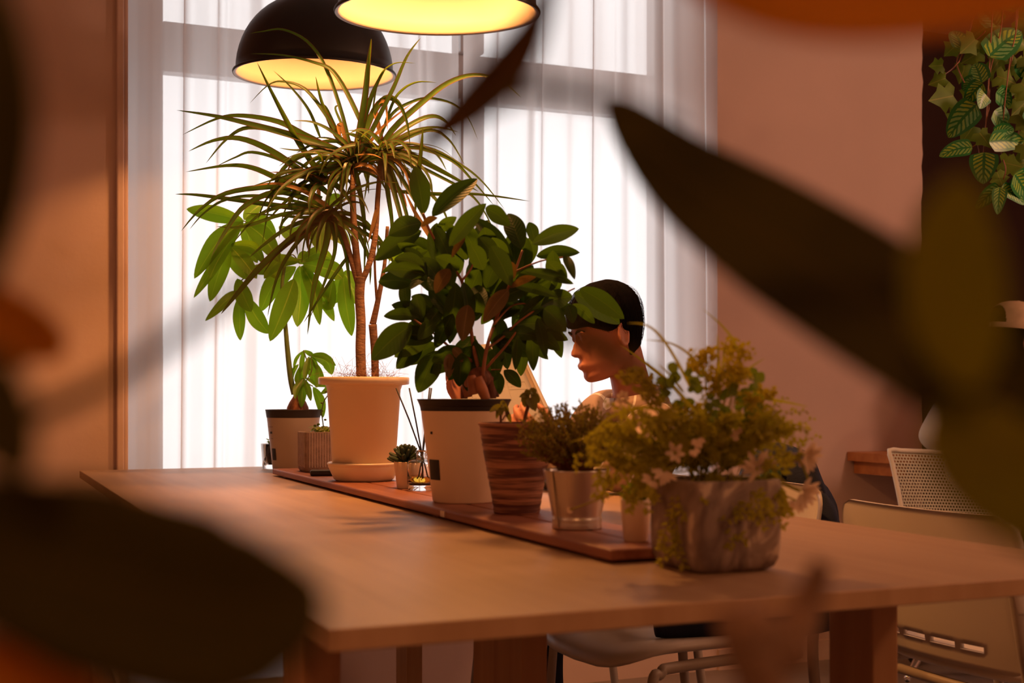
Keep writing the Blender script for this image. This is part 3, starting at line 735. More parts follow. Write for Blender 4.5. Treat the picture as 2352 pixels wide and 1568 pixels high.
DR = [
 ([(812,375),(788,270),(748,155),(705,95),(650,68),(605,72),(572,77)],9), ([(845,320),(805,230),(765,165),(725,145),(650,127),(574,123)],11),
 ([(745,410),(690,330),(640,240),(590,142)],15), ([(735,315),(710,255),(672,205),(628,162)],7), ([(775,310),(745,260),(700,205),(650,188),(615,197),(573,238)],9),
 ([(775,320),(742,240),(725,175)],10), ([(812,372),(835,240),(845,150),(853,88)],15), ([(815,370),(845,250),(868,190),(888,155)],14),
 ([(815,375),(865,280),(905,200),(935,130),(967,86)],12), ([(855,260),(870,180),(905,146),(955,145)],4), ([(870,330),(900,240),(925,205),(960,188),(1005,190)],6),
 ([(850,380),(900,300),(970,235),(1030,190),(1090,172),(1150,185),(1198,225)],14), ([(870,320),(900,262),(940,236),(985,225),(1040,238),(1075,270),(1098,322)],7),
 ([(870,345),(930,295),(985,268),(1020,276),(1048,312)],13), ([(815,370),(850,270),(885,225),(915,235),(935,280),(942,335)],14),
 ([(780,345),(700,320),(600,292),(500,268),(405,253)],17), ([(780,350),(700,310),(640,280),(560,266),(500,272),(418,310)],14),
 ([(760,450),(700,400),(620,345),(550,318),(490,323),(432,348)],17), ([(740,345),(650,305),(570,293),(520,320),(472,376)],11),
 ([(740,455),(650,415),(580,385),(520,380),(425,395)],14), ([(740,420),(650,370),(580,350),(540,362),(495,383)],9),
 ([(812,380),(720,430),(620,430),(520,445),(460,482),(415,532)],17), ([(757,490),(640,474),(540,460),(450,448),(402,446)],14),
 ([(720,470),(600,450),(520,458),(470,488),(435,527)],8), ([(760,480),(650,440),(565,470),(515,535),(484,592)],13),
 ([(812,375),(760,350),(700,356),(650,390),(622,460),(602,562)],15), ([(812,378),(760,390),(690,396),(577,428)],12), ([(757,492),(670,520),(610,560),(572,592)],12),
 ([(757,492),(680,540),(600,610),(540,680),(507,722)],17), ([(757,492),(748,560),(720,660),(706,770)],15), ([(757,492),(690,550),(640,630),(614,728)],13),
 ([(800,588),(750,660),(697,742)],9), ([(900,438),(1000,445),(1100,446),(1218,462)],9), ([(880,345),(980,340),(1060,380),(1110,420),(1160,482)],8),
 ([(880,345),(960,340),(1040,370),(1090,420),(1135,472)],9), ([(880,340),(950,360),(1020,395),(1100,440)],15), ([(960,420),(968,350),(972,292)],12),
 ([(880,345),(940,400),(955,450),(950,520)],12), ([(880,345),(935,430),(975,500),(995,565)],11), ([(880,345),(905,440),(925,520),(930,580)],13), ([(880,345),(925,460),(950,560),(972,650)],10),
 ([(880,345),(960,420),(1010,470),(1035,525)],11), ([(880,345),(890,440),(900,520),(893,610)],12), ([(812,375),(830,460),(838,540),(836,640)],12),
 ([(812,375),(735,330),(690,345),(640,340)],9), ([(757,492),(700,500),(640,495),(560,490)],9), ([(757,492),(790,560),(800,620),(806,690)],12), ([(757,492),(770,570),(745,650),(712,730)],10),
 ([(812,375),(790,300),(770,250),(782,242)],7), ([(812,378),(775,300),(748,245),(735,250)],8), ([(812,378),(760,280),(745,248)],9), ([(812,380),(720,390),(650,430),(605,495)],13),
 ([(757,492),(660,490),(560,520),(496,520)],10), ([(757,492),(690,470),(600,490),(538,555)],11), ([(757,492),(840,520),(880,560),(905,610)],10),
 ([(880,345),(1000,400),(1090,455),(1140,540)],8),([(880,345),(980,300),(1030,320),(1068,380)],8),
]
random.seed(21)
mb = MB(); dry = MB()
for pts, wd in DR:
    top_ = min(y for x, y in pts) < 215
    pxleaf(mb, pts, wd, D, BLADE, 0.35, (random.uniform(-0.02, 0.02), random.uniform(-0.14, -0.06) if top_ else random.uniform(-0.14, 0.12)), random.uniform(-0.6, 0.6), seg=18, cross=5)
CR = [((812, 378), 46), ((878, 348), 40), ((757, 492), 34), ((740, 410), 22)]
for (cx, cy), cnt in CR:
    for i in range(cnt):
        a = random.uniform(0, 6.283); L = random.uniform(95, 215); up = random.uniform(-0.5, 1.0)
        dx = math.cos(a) * L; dp = math.sin(a) * L / F * D
        c0 = P(cx + random.uniform(-12, 12), cy + random.uniform(-14, 14), D); q = [c0]
        S = L / F * D; hdir = (RT * math.cos(a) + FW * math.sin(a))
        elev = up * 0.8; pp = c0.copy()
        droop = random.uniform(0.5, 2.1)
        for s in range(4):
            e = elev - droop * ((s + 0.5) / 4) ** 1.4
            pp = pp + (hdir * math.cos(e) + V((0, 0, 1)) * math.sin(e)) * (S / 4)
            q.append(pp.copy())
        tgt = dry if random.random() < 0.09 else mb
        tgt.leaf(q, random.uniform(9, 15) * k, BLADE, (TOCAM + V((0, 0, random.uniform(0.2, 1)))), 0.35, random.uniform(-0.5, 0.5), 14, 5)
# folded dry blades near the crown
for pts, wd in [([(815,380),(790,300),(778,290),(785,330)],16), ([(800,390),(740,330),(700,320)],14), ([(815,375),(840,340),(880,290),(950,235)],9), ([(870,470),(845,560)],12), ([(765,420),(700,400),(620,395)],10), ([(1000,560),(960,500),(930,440)],12), ([(880,330),(862,250),(885,235),(890,300)],11)]:
    pxleaf(dry, pts, wd, D, BLADE, 0.2, (0, -0.03), 0.2)
mb.build('foliage', M['dracaena'], t); dry.build('dry_foliage', M['dry_leaf'], t)

# ---- ficus in the dark rimmed cream pot
D = 2.275; k = D / F
fc = on_board(1066, D)
t = thing('potted_ficus', 'bushy dark green ficus with swollen orange roots in the dark-rimmed cream pot', 'potted plant', fc)
h = zt(916, D) - BZ
zb = zt(942, D) - BZ
MB().lathe(fc, [(0.001, 0), (0.0535, 0), (0.0558, 0.003), (0.0765, zb)], 72).build('pot', M['cream_ceramic'], t)
MB().lathe(fc, [(0.0768, zb - 0.0005), (0.0785, zb + 0.008), (0.0825, h - 0.003), (0.0838, h - 0.001), (0.083, h), (0.0815, h - 0.001), (0.076, h - 0.022), (0.001, h - 0.024)], 72).build('rim_band', M['dark_plastic'], t)
def wrap(mb, c, rows, az0, z0):
    """patches on a pot wall: rows of (u0,u1,v0,v1) in metres round the wall / up"""
    for (u0, u1, v0, v1, rad0, rad1) in rows:
        vs = []; n = 6
        for j in range(2):
            for i in range(n + 1):
                z = (v0, v1)[j]; r = (rad0, rad1)[j] + 0.0004; a = az0 + (u0 + (u1 - u0) * i / n) / r
                vs.append(V((c.x + r * math.cos(a), c.y + r * math.sin(a), c.z + z)))
        fs = [(i, i + 1, n + 2 + i, n + 1 + i) for i in range(n)]
        mb.add(vs, fs)
az_cam = math.atan2(CAM.y - fc.y, CAM.x - fc.x)
rad_at = lambda z: 0.0558 + (0.0765 - 0.0558) * z / zb
def azpx(c, D0, px, r):
    off = (px - CX) / F * D0 - (c - CAM).dot(RT)
    return -math.asin(max(-1, min(1, off / r)))
def patch(c, D0, px0, px1, y0, y1, radf, m, parent, name, tilt=0):
    zz0 = zt(y1, D0 - 0.05) - c.z; zz1 = zt(y0, D0 - 0.05) - c.z
    ac = math.atan2(CAM.y - c.y, CAM.x - c.x)
    vs = []; n = 6
    for j, z in enumerate((zz0, zz1)):
        r = radf(z) + 0.0005
        sh = tilt if j else 0
        a0 = ac + azsign(c, D0, px0 - sh, r); a1 = ac + azsign(c, D0, px1 - sh, r)
        for i in range(n + 1):
            a = a0 + (a1 - a0) * i / n
            vs.append(V((c.x + r * math.cos(a), c.y + r * math.sin(a), c.z + z)))
    MB().add(vs, [(i, i + 1, n + 2 + i, n + 1 + i) for i in range(n)]).build(name, m, parent)
def azsign(c, D0, px, r):
    off = ((px - CX) / F * (D0 - r * 0.5)) - (c - CAM).dot(RT)
    return math.asin(max(-0.999, min(0.999, off / r)))
patch(fc, D, 987, 1010, 1056, 1103, rad_at, M['black_ink'], t, 'black_label', 3)
patch(fc, D, 987, 992, 991, 997, rad_at, M['black_ink'], t, 'small_print')
soil_disc(fc, 0.078, t, BZ + h - 0.020)
mb = MB()
RB = [([(1092,905),(1086,880),(1082,862)],[16,13,9],-0.03), ([(1117,918),(1108,895),(1098,865)],[10,13,9],-0.045), ([(1076,912),(1072,885),(1084,860)],[9,12,7],0.0), ([(1128,915),(1126,885),(1112,860)],[12,14,9],0.01), ([(1066,915),(1068,890),(1078,865)],[8,9,6],0.02),([(1140,912),(1134,880),(1118,862)],[7,9,6],0.03)]
for pts, rr, dd in RB[:3]:
    mb.tube([P(x, y, D + dd) for x, y in pts], [q * k for q in rr], 14, 8)
mb.build('root', M['root'], t)
mb = MB()
for pts, rr, dd in RB[3:]:
    mb.tube([P(x, y, D + dd) for x, y in pts], [q * k for q in rr], 14, 8)
mb.ellipsoid(P(1102, 868, D), (0.022, 0.02, 0.02)); mb.build('root', M['bark_dark'], t)
mb = MB()
for pts, r0 in [([(1105,868),(1088,800),(1080,740),(1070,690),(1058,640),(1018,585),(985,525),(972,490)],5), ([(1108,865),(1118,800),(1135,745),(1160,680),(1182,625),(1200,575)],5), ([(1025,790),(1005,772),(975,750),(935,722)],3.2), ([(1085,830),(1050,805),(1025,790)],4), ([(1060,645),(1080,620),(1092,592)],3),
                ([(1120,800),(1160,770),(1190,740),(1240,705),(1300,672),(1320,662)],3), ([(1105,860),(1130,830),(1165,790),(1205,735)],4), ([(1135,745),(1180,700),(1245,700)],2.5), ([(1180,625),(1240,600),(1295,590)],2.5), ([(1120,850),(1150,848)],2)]:
    mb.tube([P(x, y, D + random.uniform(-0.02, 0.02)) for x, y in pts], [r0 * k, r0 * k * 0.75, r0 * k * 0.5], 8, 6)
mb.build('branch', M['red_twig'], t)
FL = [((973,492),(954,381),48),((993,497),(1097,410),50),((968,530),(861,598),58),((968,512),(892,540),50),((1032,565),(1117,467),40),((1000,540),(1049,498),28),((1085,500),(1178,590),36),((1115,478),(1172,518),36),
((1198,572),(1167,490),50),((1222,560),(1330,525),40),((1232,588),(1332,580),34),((1296,585),(1320,642),22),((1205,622),(1318,652),26),((983,575),(876,627),26),((1005,608),(941,665),32),((935,712),(928,640),32),
((968,735),(955,675),40),((1048,650),(1033,790),46),((1168,672),(1105,745),40),((1150,730),(1140,815),42),((1180,710),(1196,792),30),((1128,565),(1175,657),46),((962,728),(881,726),30),((945,745),(853,827),60),
((990,775),(906,820),42),((1002,790),(924,838),50),((1008,805),(960,902),58),((1060,810),(1055,888),42),((1135,800),(1138,872),46),((1155,795),(1166,848),30),((1190,770),(1184,850),24),((1202,780),(1196,864),36),
((1222,760),(1225,852),32),((1235,730),(1254,824),28),((1250,712),(1290,822),42),((1250,708),(1300,762),48),((1243,703),(1315,680),46),((1318,672),(1424,744),56),((1332,662),(1434,732),46),((1315,698),(1366,743),26),
((1305,700),(1316,742),30),((1157,850),(1196,890),30),((1146,855),(1148,906),26),((1270,575),(1276,655),36),((1090,590),(1122,505),46),((1255,600),(1300,650),40),((1215,640),(1290,690),40),((1230,560),(1215,510),30),
((1060,700),(1010,690),34),((1110,620),(1080,560),40),((1140,600),(1100,545),40),((1165,600),(1130,545),34),((1055,620),(1000,590),34),((1020,700),(975,760),36),((1040,720),(1000,800),38),((1000,740),(960,780),34),((1180,655),(1282,682),24),((1075,830),(1100,870),26),((1205,700),(1245,770),38)]
BR = [((1033,618),(1000,674),34),((1068,545),(1037,592),16),((1075,700),(1062,784),44),((1180,640),(1165,598),26),((1172,660),(1232,635),18),((1033,812),(1030,870),26),((1040,800),(1063,832),22),((968,520),(1005,500),16),((1168,665),(1110,740),38)]
mb = MB(); random.seed(5)
def petiole(a, b):
    pass
for a, b, wd in FL:
    dd = random.uniform(-0.09, 0.10)
    pxleaf(mb, [a, b], wd, D, OB, 0.22, (dd, dd + random.uniform(-0.05, 0.05)), random.uniform(-0.45, 0.45), bend=0.004, seg=12, cross=7)
for i in range(96):
    a = random.uniform(0, 6.283); r = math.sqrt(random.random())
    x = 1090 + 165 * r * math.cos(a); y = 705 + 130 * r * math.sin(a)
    ang = math.atan2(y - 760, x - 1095) + random.uniform(-0.7, 0.7); L = random.uniform(70, 110)
    dd = random.uniform(-0.02, 0.12)
    pxleaf(mb, [(x, y), (x + L * math.cos(ang), y + L * math.sin(ang) + random.uniform(0, 18))], random.uniform(34, 50), D, OB, 0.22, (dd, dd + random.uniform(-0.04, 0.05)), random.uniform(-0.5, 0.5), bend=0.004, seg=10, cross=5)
mb.build('foliage', M['ficus'], t)
mb = MB()
for a, b, wd in BR: pxleaf(mb, [a, b], wd, D, OB, 0.25, (-0.06, -0.07), random.uniform(-0.3, 0.3), bend=0.004, seg=12)
mb.build('brown_foliage', M['ficus_brown'], t)

# ---- pachira in the greige pot beyond the board
D = 3.44; k = D / F
pc = V((P(674, 900, D).x, P(674, 900, D).y, TZ))
t = thing('potted_money_tree', 'tall broad-leaved money tree in the greige dark-rimmed pot at the far end', 'potted plant', pc)
h = zt(940, D) - TZ; zb2 = zt(958, D) - TZ
rad2 = lambda z: 0.0545 + (0.0705 - 0.0545) * z / zb2
MB().lathe(pc, [(0.001, 0), (0.052, 0), (0.0545, 0.003), (0.0705, zb2)], 64).build('pot', M['grey_ceramic'], t)
MB().lathe(pc, [(0.071, zb2 - 0.0005), (0.0722, zb2 + 0.006), (0.0742, h - 0.002), (0.0750, h - 0.001), (0.0742, h), (0.0728, h - 0.001), (0.068, h - 0.016), (0.001, h - 0.017)], 64).build('rim_band', M['dark_plastic'], t)
patch(pc, D, 622.5, 631, 1030, 1057, rad2, M['black_ink'], t, 'black_label', 2)
patch(pc, D, 616.5, 621, 991, 996, rad2, M['black_ink'], t, 'small_print')
for i in range(4): patch(pc, D, 614.5 + i * 2.2, 615.4 + i * 2.2, 979.3, 981, rad2, M['black_ink'], t, 'small_print')
for i in range(3): patch(pc, D, 618.5 + i * 1.8, 619.3 + i * 1.8, 1006.5, 1008, rad2, M['black_ink'], t, 'small_print')
soil_disc(pc, 0.07, t, TZ + h - 0.013)
bp = P(684, 945, D)
MB().lathe((bp.x, bp.y, TZ + h - 0.02), [(0.0300, 0), (0.0305, 0.012), (0.0285, 0.026), (0.022, 0.040), (0.014, 0.052), (0.009, 0.062), (0.0075, 0.075), (0.0065, 0.10)], 24).build('trunk', M['bark_dark'], t)
MB().tube([P(x, y, D) for x, y in [(676, 905), (668, 870), (660, 800), (655, 740), (650, 690), (648, 655), (652, 620), (660, 590)]], [7*k, 6.5*k, 5*k, 4.5*k, 4*k, 3*k], 10, 6).build('stem', M['green_stem'], t)
mb = MB()
HUBS = [(560,507),(528,565),(548,650),(688,605),(790,628),(735,500),(905,600)]
for hx, hy in HUBS[:6]:
    mb.tube([P(656, 600, D), P((656 + hx) / 2, (600 + hy) / 2 - 18, D), P(hx, hy, D + random.uniform(-0.05, 0.05))], 1.6 * k, 6, 8)
for pts in [[(684,905),(700,880),(716,850),(714,815)],[(700,880),(698,867)],[(702,878),(719,887)],[(712,850),(697,804)]]:
    mb.tube([P(x, y, D - 0.02) for x, y in pts], 1.5 * k, 6, 6)
mb.build('leaf_stalks', M['green_stem'], t)['kind'] = 'stuff'
PL = [((560,507),(428,480),38),((558,510),(500,556),(446,640),46),((560,512),(582,582),34),((563,508),(600,508),(635,542),36),((562,512),(605,545),(643,602),46),((560,505),(600,468),32),((560,507),(505,590),(481,640),30),
((528,565),(490,615),(445,684),24),((528,565),(505,620),(482,693),40),((530,566),(550,600),(566,642),50),((530,562),(580,568),(608,606),28),((528,565),(575,580),(592,604),24),((532,568),(560,600),(590,640),34),
((545,668),(520,690),(471,737),24),((548,684),(552,782),30),((562,680),(590,730),(618,766),40),((545,640),(560,680),(577,716),40),((560,625),(610,618),(640,640),26),
((680,612),(630,650),(598,716),44),((676,640),(655,700),(620,784),52),((688,610),(690,680),(683,751),46),((695,608),(740,680),(768,738),30),((692,610),(720,660),(735,747),36),((695,605),(760,620),(788,640),44),((688,600),(640,600),(606,640),30),((690,602),(730,580),(765,596),30),((684,604),(700,590),(710,588),30),
((788,628),(795,700),(808,772),38),((786,630),(775,670),(752,700),40),((786,632),(800,640),(820,702),34),((765,640),(755,690),(750,690),40),
((735,500),(735,578),52),((735,500),(718,456),34),((735,505),(792,560),42),((740,495),(805,570),36),((735,500),(680,540),(640,520),36),((745,470),(790,455),30),((900,600),(890,570),20),((905,605),(930,562),20),((905,600),(920,620),18),
((714,815),(745,818),(772,840),15),((716,818),(750,830),(763,860),28),((714,818),(724,835),(730,852),12),((710,818),(704,845),(700,872),16),((713,820),(718,850),(722,882),24),((697,804),(694,830),(689,861),12),((695,806),(680,825),(674,850),8),((697,804),(712,812),(720,820),12),
((696,868),(682,890),(678,916),16),((697,868),(694,900),(692,936),20),((699,870),(708,895),(714,921),14),((700,867),(715,875),(725,886),8),((719,888),(735,920),(742,959),22),((722,886),(745,882),(762,894),14),((757,880),(750,895),(736,904),12),((760,885),(758,900),(752,912),9),((686,836),(672,855),(670,876),12),((690,840),(684,870),(688,878),16),((728,835),(735,870),(725,890),20),((700,840),(692,860),(699,880),14)]
random.seed(9)
for L in PL:
    pts = list(L[:-1]); 
    if len(pts) == 2: pts = [pts[0], ((pts[0][0] + pts[1][0]) / 2, (pts[0][1] + pts[1][1]) / 2 - 3), pts[1]]
    dd = random.uniform(-0.05, 0.06)
    if pts[0][1] > 800: dd = -0.02
    pxleaf(mbp if 'mbp' in globals() else globals().setdefault('mbp', MB()), pts, L[-1], D, ovate(1.0, 0.85), 0.18, (dd, dd + random.uniform(-0.06, 0.06)), random.uniform(-0.35, 0.35), seg=14, cross=7, wave=0.02)
mbp.build('foliage', M['pachira'], t)

# ---- square glass with a little plant behind the money tree
D = 3.575
gc = V((P(624, 900, D).x, P(624, 900, D).y, TZ))
t = thing('glass_planter', 'small square glass holding a little succulent, half hidden behind the greige pot', 'glass planter', gc)
def sq_ring(c, s, z, r=0.25, n=24, p=0.28):
    out = []
    for i in range(n):
        a = 2 * math.pi * i / n; ca, sa = math.cos(a), math.sin(a)
        out.append(V((c.x + s * abs(ca) ** p * (1 if ca > 0 else -1), c.y + s * abs(sa) ** p * (1 if sa > 0 else -1), c.z + z)))
    return out
MB().loft([sq_ring(gc, s, z) for s, z in [(0.02, 0.0), (0.0225, 0.002), (0.027, 0.068), (0.0265, 0.07), (0.0225, 0.069), (0.019, 0.02), (0.010, 0.014)]]).build('glass_cup', M['glass'], t, True)
MB().loft([sq_ring(gc, s, z) for s, z in [(0.009, 0.0145), (0.0175, 0.02), (0.0215, 0.060)]]).build('soil', M['soil'], t)
mb = MB()
for i in range(14):
    a = i * 2.4; r = 0.012; b = gc + V((0, 0, 0.058)); e = b + V((math.cos(a) * 0.018, math.sin(a) * 0.018, 0.016 + 0.010 * (i % 3)))
    mb.leaf([b, (b + e) / 2 + V((0, 0, 0.006)), e], 0.012, OB, (math.cos(a), math.sin(a), 1), 0.3, seg=6)
mb.build('foliage', M['mid_green'], t)

# ---- ribbed square planter with succulents
D = 3.155
rc = on_board(733, D + 0.005); rc.x -= 0.002
t = thing('ribbed_planter', 'square ribbed brown concrete planter with pale succulents beside the greige pot', 'potted plant', rc)
hh = zt(992, D - 0.04) - BZ
def sq(c, s, z, n=56, p=0.22):
    return sq_ring(c, s, z, n=n, p=p)
a_ = 0.0435
MB().loft([sq(rc, s, z) for s, z in [(a_ * 0.88, 0), (a_ * 0.97, 0.006), (a_, 0.02), (a_, hh - 0.002), (a_ * 0.985, hh), (a_ * 0.87, hh), (a_ * 0.85, hh - 0.003), (a_ * 0.84, hh - 0.018), (0.002, hh - 0.018)]]).build('pot', M['ribbed'], t)
mb = MB()
for side in range(4):
    for i in range(11):
        u = -0.033 + 0.0066 * i
        w2 = 0.0008; yy = -a_ - 0.0003
        M4 = Matrix.Translation(rc) @ Matrix.Rotation(side * math.pi / 2, 4, 'Z')
        mb.box((u - w2, yy, 0.012), (u + w2, yy + 0.002, hh - 0.002), M4)
mb.build('pale_ribs', M['rib_white'], t, False)
MB().loft([sq(rc, 0.001, hh - 0.006), sq(rc, a_ * 0.84, hh - 0.012)]).build('soil', M['soil'], t)
mb = MB(); random.seed(14)
for i in range(22):
    a = i * 2.399; tl = 0.5 + 0.5 * (i % 3); b = rc + V((0.008 * math.cos(a), 0.008 * math.sin(a), hh - 0.012)) + RT * 0.012
    L = random.uniform(0.022, 0.034)
    e = b + V((math.cos(a) * L, math.sin(a) * L, 0.006 + 0.008 * (i % 3)))
    mb.leaf([b, (b + e) / 2 + V((0, 0, 0.014)), e], 0.015, OB, (0, 0, 1), -0.35, seg=8)
mb.build('foliage', M['succulent_light'], t)
mb = MB(); fl = MB()
stp = [(744, 990), (741, 965), (739, 945), (744, 922), (755, 905)]
mb.tube([P(x, y, D) for x, y in stp], 0.0014, 8, 6); mb.tube([P(x, y, D) for x, y in [(735, 983), (731, 978), (728, 976)]], 0.0012, 6, 4)
mb.build('stem', M['green_stem'], t)
for (x, y, dx, dy, s) in [(755,905,12,-1,7),(752,908,-4,-12,6),(740,963,10,1,5),(742,935,-4,-14,5),(739,950,-3,4,3),(740,945,2,-2,3),(728,977,-6,0,6),(728,977,5,-4,6)]:
    fl.ellipsoid(P(x + dx * 0.7, y + dy * 0.7, D), (s * 0.5 / F * D * 1.3, s * 0.5 / F * D, s * 0.45 / F * D), n=10, m=8)
fl.build('buds', M['mid_green'], t)

# ---- black remote
rm = P(748, 900, 2.985); rm.z = BZ
t = thing('remote_control', 'small black remote with a red light lying before the ribbed planter', 'remote control', rm)
M4 = Matrix.Translation(rm) @ Matrix.Rotation(R(-14), 4, 'Z')
MB().box((-0.036, -0.014, 0), (0.036, 0.014, 0.014), M4).build('casing', M['dark_plastic'], t, False, [('bevel', 0.0045, 2)])
MB().box((0.021, -0.0145, 0.006), (0.023, -0.0138, 0.008), M4).build('indicator_light', M['led'], t, False)

# ---- little white pot with rosette
D = 2.575
sc_ = on_board(937, D + 0.026)
t = thing('potted_succulent', 'dark spiky succulent rosette in a tiny white pot beside the reed diffuser', 'potted plant', sc_)
h = zt(1061, D) - BZ
MB().lathe(sc_, [(0.001, 0), (0.0215, 0), (0.0225, 0.002), (0.0285, h - 0.001), (0.028, h), (0.0265, h - 0.001), (0.0255, h - 0.008), (0.001, h - 0.008)], 40).build('pot', M['cream_ceramic'], t)
mb = MB(); random.seed(6)
for i in range(34):
    a = i * 2.3999; q = i / 34
    el = R(14 + 66 * q); L = 0.043 - 0.013 * q
    d = V((math.cos(a) * math.cos(el), math.sin(a) * math.cos(el), math.sin(el)))
    b = sc_ + V((0, 0, h - 0.006 + 0.012 * q)) - RT * 0.004
    rt_ = Matrix([d.orthogonal().normalized(), d.cross(d.orthogonal()).normalized(), d]).transposed()
    mb.ellipsoid(b + d * L * 0.52, (0.0056, 0.0032, L * 0.62), rt_, 10, 12, f=lambda u: 1 - 0.25 * max(0, u.z) ** 6)
mb.build('rosette', M['succulent'], t)

# ---- reed diffuser
D = 2.548
bc = on_board(968, D)
t = thing('reed_diffuser', 'clear glass reed diffuser with amber oil and dark sticks before the cream pot', 'reed diffuser', bc)
kk = D / F; R1 = 0.0285
zz = lambda y: zt(y, D) - BZ
MB().lathe(bc, [(0.001, 0), (0.0255, 0), (0.0262, 0.0015), (0.0262, zz(1113)), (R1 - 0.001, zz(1112)), (R1, zz(1109)), (R1, zz(1060)), (R1 - 0.003, zz(1055)), (0.012, zz(1053)), (0.0105, zz(1050)), (0.0105, zz(1040)), (0.013, zz(1038)), (0.013, zz(1034)), (0.0095, zz(1034)),
    (0.0085, zz(1040)), (0.0085, zz(1052)), (0.012, zz(1056)), (R1 - 0.005, zz(1058)), (R1 - 0.0025, zz(1062)), (R1 - 0.0025, zz(1107)), (R1 - 0.006, zz(1109)), (0.001, zz(1109))], 48).build('bottle', M['glass'], t)
MB().lathe(bc, [(0.001, zz(1108.5)), (R1 - 0.0066, zz(1108.5)), (R1 - 0.0030, zz(1106)), (R1 - 0.0030, zz(1097)), (0.001, zz(1097))], 40).build('oil', M['oil'], t)
for a, b in [((966, 1104), (910, 891)), ((970, 1106), (940, 891)), ((972, 1104), (987, 890)), ((960, 1106), (991, 891)), ((984, 1104), (966, 1040))]:
    MB().tube([P(a[0], a[1], D - 0.006), P(970 + (b[0] - a[0]) * 0.03, 1042, D), P(b[0], b[1], D + 0.02)], 0.00165, 8, 2).build('reed_stick', M['dark_plastic'], t)

# ---- banded terracotta pot
D = 2.055
tc_ = on_board(1187, D)
t = thing('potted_seedling', 'banded terracotta pot with two small leafy sprouts, between cream pot and steel bucket', 'potted plant', tc_)
h = zt(970, D) - BZ
MB().lathe(tc_, [(0.001, 0), (0.0355, 0), (0.037, 0.002)] + [(0.037 + (0.0605 - 0.037) * i / 36 + 0.0007 * math.sin(i * 2.3) * (1 if i % 3 else -0.6), 0.003 + (h - 0.008) * i / 36) for i in range(37)] + [(0.0622, h - 0.003), (0.062, h), (0.0595, h), (0.058, h - 0.004), (0.054, h - 0.016), (0.001, h - 0.016)], 64).build('pot', M['terracotta'], t)
soil_disc(tc_, 0.056, t, BZ + h - 0.010)
mb = MB(); st = MB(); random.seed(31)
st.tube([P(x, y, D) for x, y in [(1151, 975), (1150, 955), (1152, 938)]], 0.0021, 8, 5); st.tube([P(x, y, D) for x, y in [(1154, 965), (1160, 955), (1170, 946)]], 0.0012, 6, 4)
st.tube([P(x, y, D) for x, y in [(1203, 975), (1208, 950), (1214, 930), (1218, 915)]], 0.003, 8, 5)
st.build('stem', M['bark_dark'], t)
for a, b, wd in [((1152,936),(1124,946),14),((1152,934),(1136,942),12),((1152,934),(1152,955),16),((1153,934),(1168,950),14),((1150,938),(1140,962),12),((1155,934),(1162,938),12),((1160,945),(1174,972),12),((1150,930),(1160,928),10),
    ((1216,912),(1192,912),12),((1216,912),(1205,935),26),((1218,912),(1224,942),28),((1218,910),(1238,925),20),((1216,905),(1230,905),20),((1216,912),(1212,925),18),((1220,915),(1230,945),18),((1216,908),(1205,905),16),((1222,908),(1240,922),14),((1212,930),(1200,930),10)]:
    pxleaf(mb, [a, b], wd, D, OB, 0.3, (0, random.uniform(-0.02, 0.02)), random.uniform(-0.4, 0.4), bend=0.004, seg=8)
mb.build('foliage', leafmat('olive_sprout_leaf', (0.17, 0.16, 0.03), (0.30, 0.28, 0.02), rough=0.45, trans=0.35, veins=False), t)

# ---- steel bucket with a fine leaved bush
D = 1.825
bk = on_board(1325, D)
t = thing('potted_bush', 'fine-leaved little bush in the tapered steel bucket with a ringed foot', 'potted plant', bk)
h = zt(1078, D) - BZ
MB().lathe(bk, [(0.001, 0.001), (0.034, 0.001), (0.0350, 0.0), (0.0358, 0.002), (0.0352, 0.006), (0.0356, 0.008), (0.0350, 0.0095), (0.0358, 0.012), (0.0352, 0.016), (0.0346, 0.0175), (0.0352, 0.02), (0.0475, h - 0.002), (0.0483, h), (0.0473, h + 0.0005), (0.0463, h - 0.002), (0.042, h - 0.014), (0.001, h - 0.014)], 64).build('bucket', M['steel'], t)
ac = math.atan2(CAM.y - bk.y, CAM.x - bk.x) - 0.78
vs = []
for i in range(11):
    z = 0.003 + (h - 0.004) * i / 10; r = 0.0352 + (0.0475 - 0.0352) * i / 10 + 0.0003
    for da in (-0.02, 0, 0.02):
        vs.append(bk + V((math.cos(ac + da) * (r + (0.0008 if da == 0 else 0)), math.sin(ac + da) * (r + (0.0008 if da == 0 else 0)), z)))
MB().add(vs, [(i*3+j, i*3+j+1, i*3+j+4, i*3+j+3) for i in range(10) for j in range(2)]).build('seam', M['dark_plastic'], t)
soil_disc(bk, 0.043, t, BZ + h - 0.008)
mb = MB(); tw = MB(); random.seed(77)
cc = P(1318, 1000, D)
for i in range(620):
    while True:
        u = V((random.uniform(-1, 1), random.uniform(-1, 1), random.uniform(-0.75, 1)))
        if 0.25 < u.length < 1: break
    e = cc + V((u.x * 0.088, u.y * 0.075, u.z * 0.052 + 0.0))
    if e.z < BZ + h + 0.004 and (e - bk).xy.length < 0.05: e.z = BZ + h + 0.006
    b = bk + V((u.x * 0.025, u.y * 0.025, h - 0.004))
    mid = (b + e) / 2 + V((0, 0, 0.008))
    tw.tube([b, mid, e], 0.0003, 3, 3, cap=False)
    dirn = (e - mid).normalized()
    for j in range(13):
        tt = j / 13; p = mid.lerp(e, 0.15 + tt * 0.9)
        q = (V((random.uniform(-1, 1), random.uniform(-1, 1), random.uniform(-0.6, 1))) + dirn * 0.5).normalized()
        Lf = random.uniform(0.0034, 0.0056)
        mb.leaf([p, p + q * Lf], Lf * 0.62, OVAL, (random.uniform(-1, 1), -1, random.uniform(-0.3, 1)), 0.15, 0, 3, 3, smooth=False)
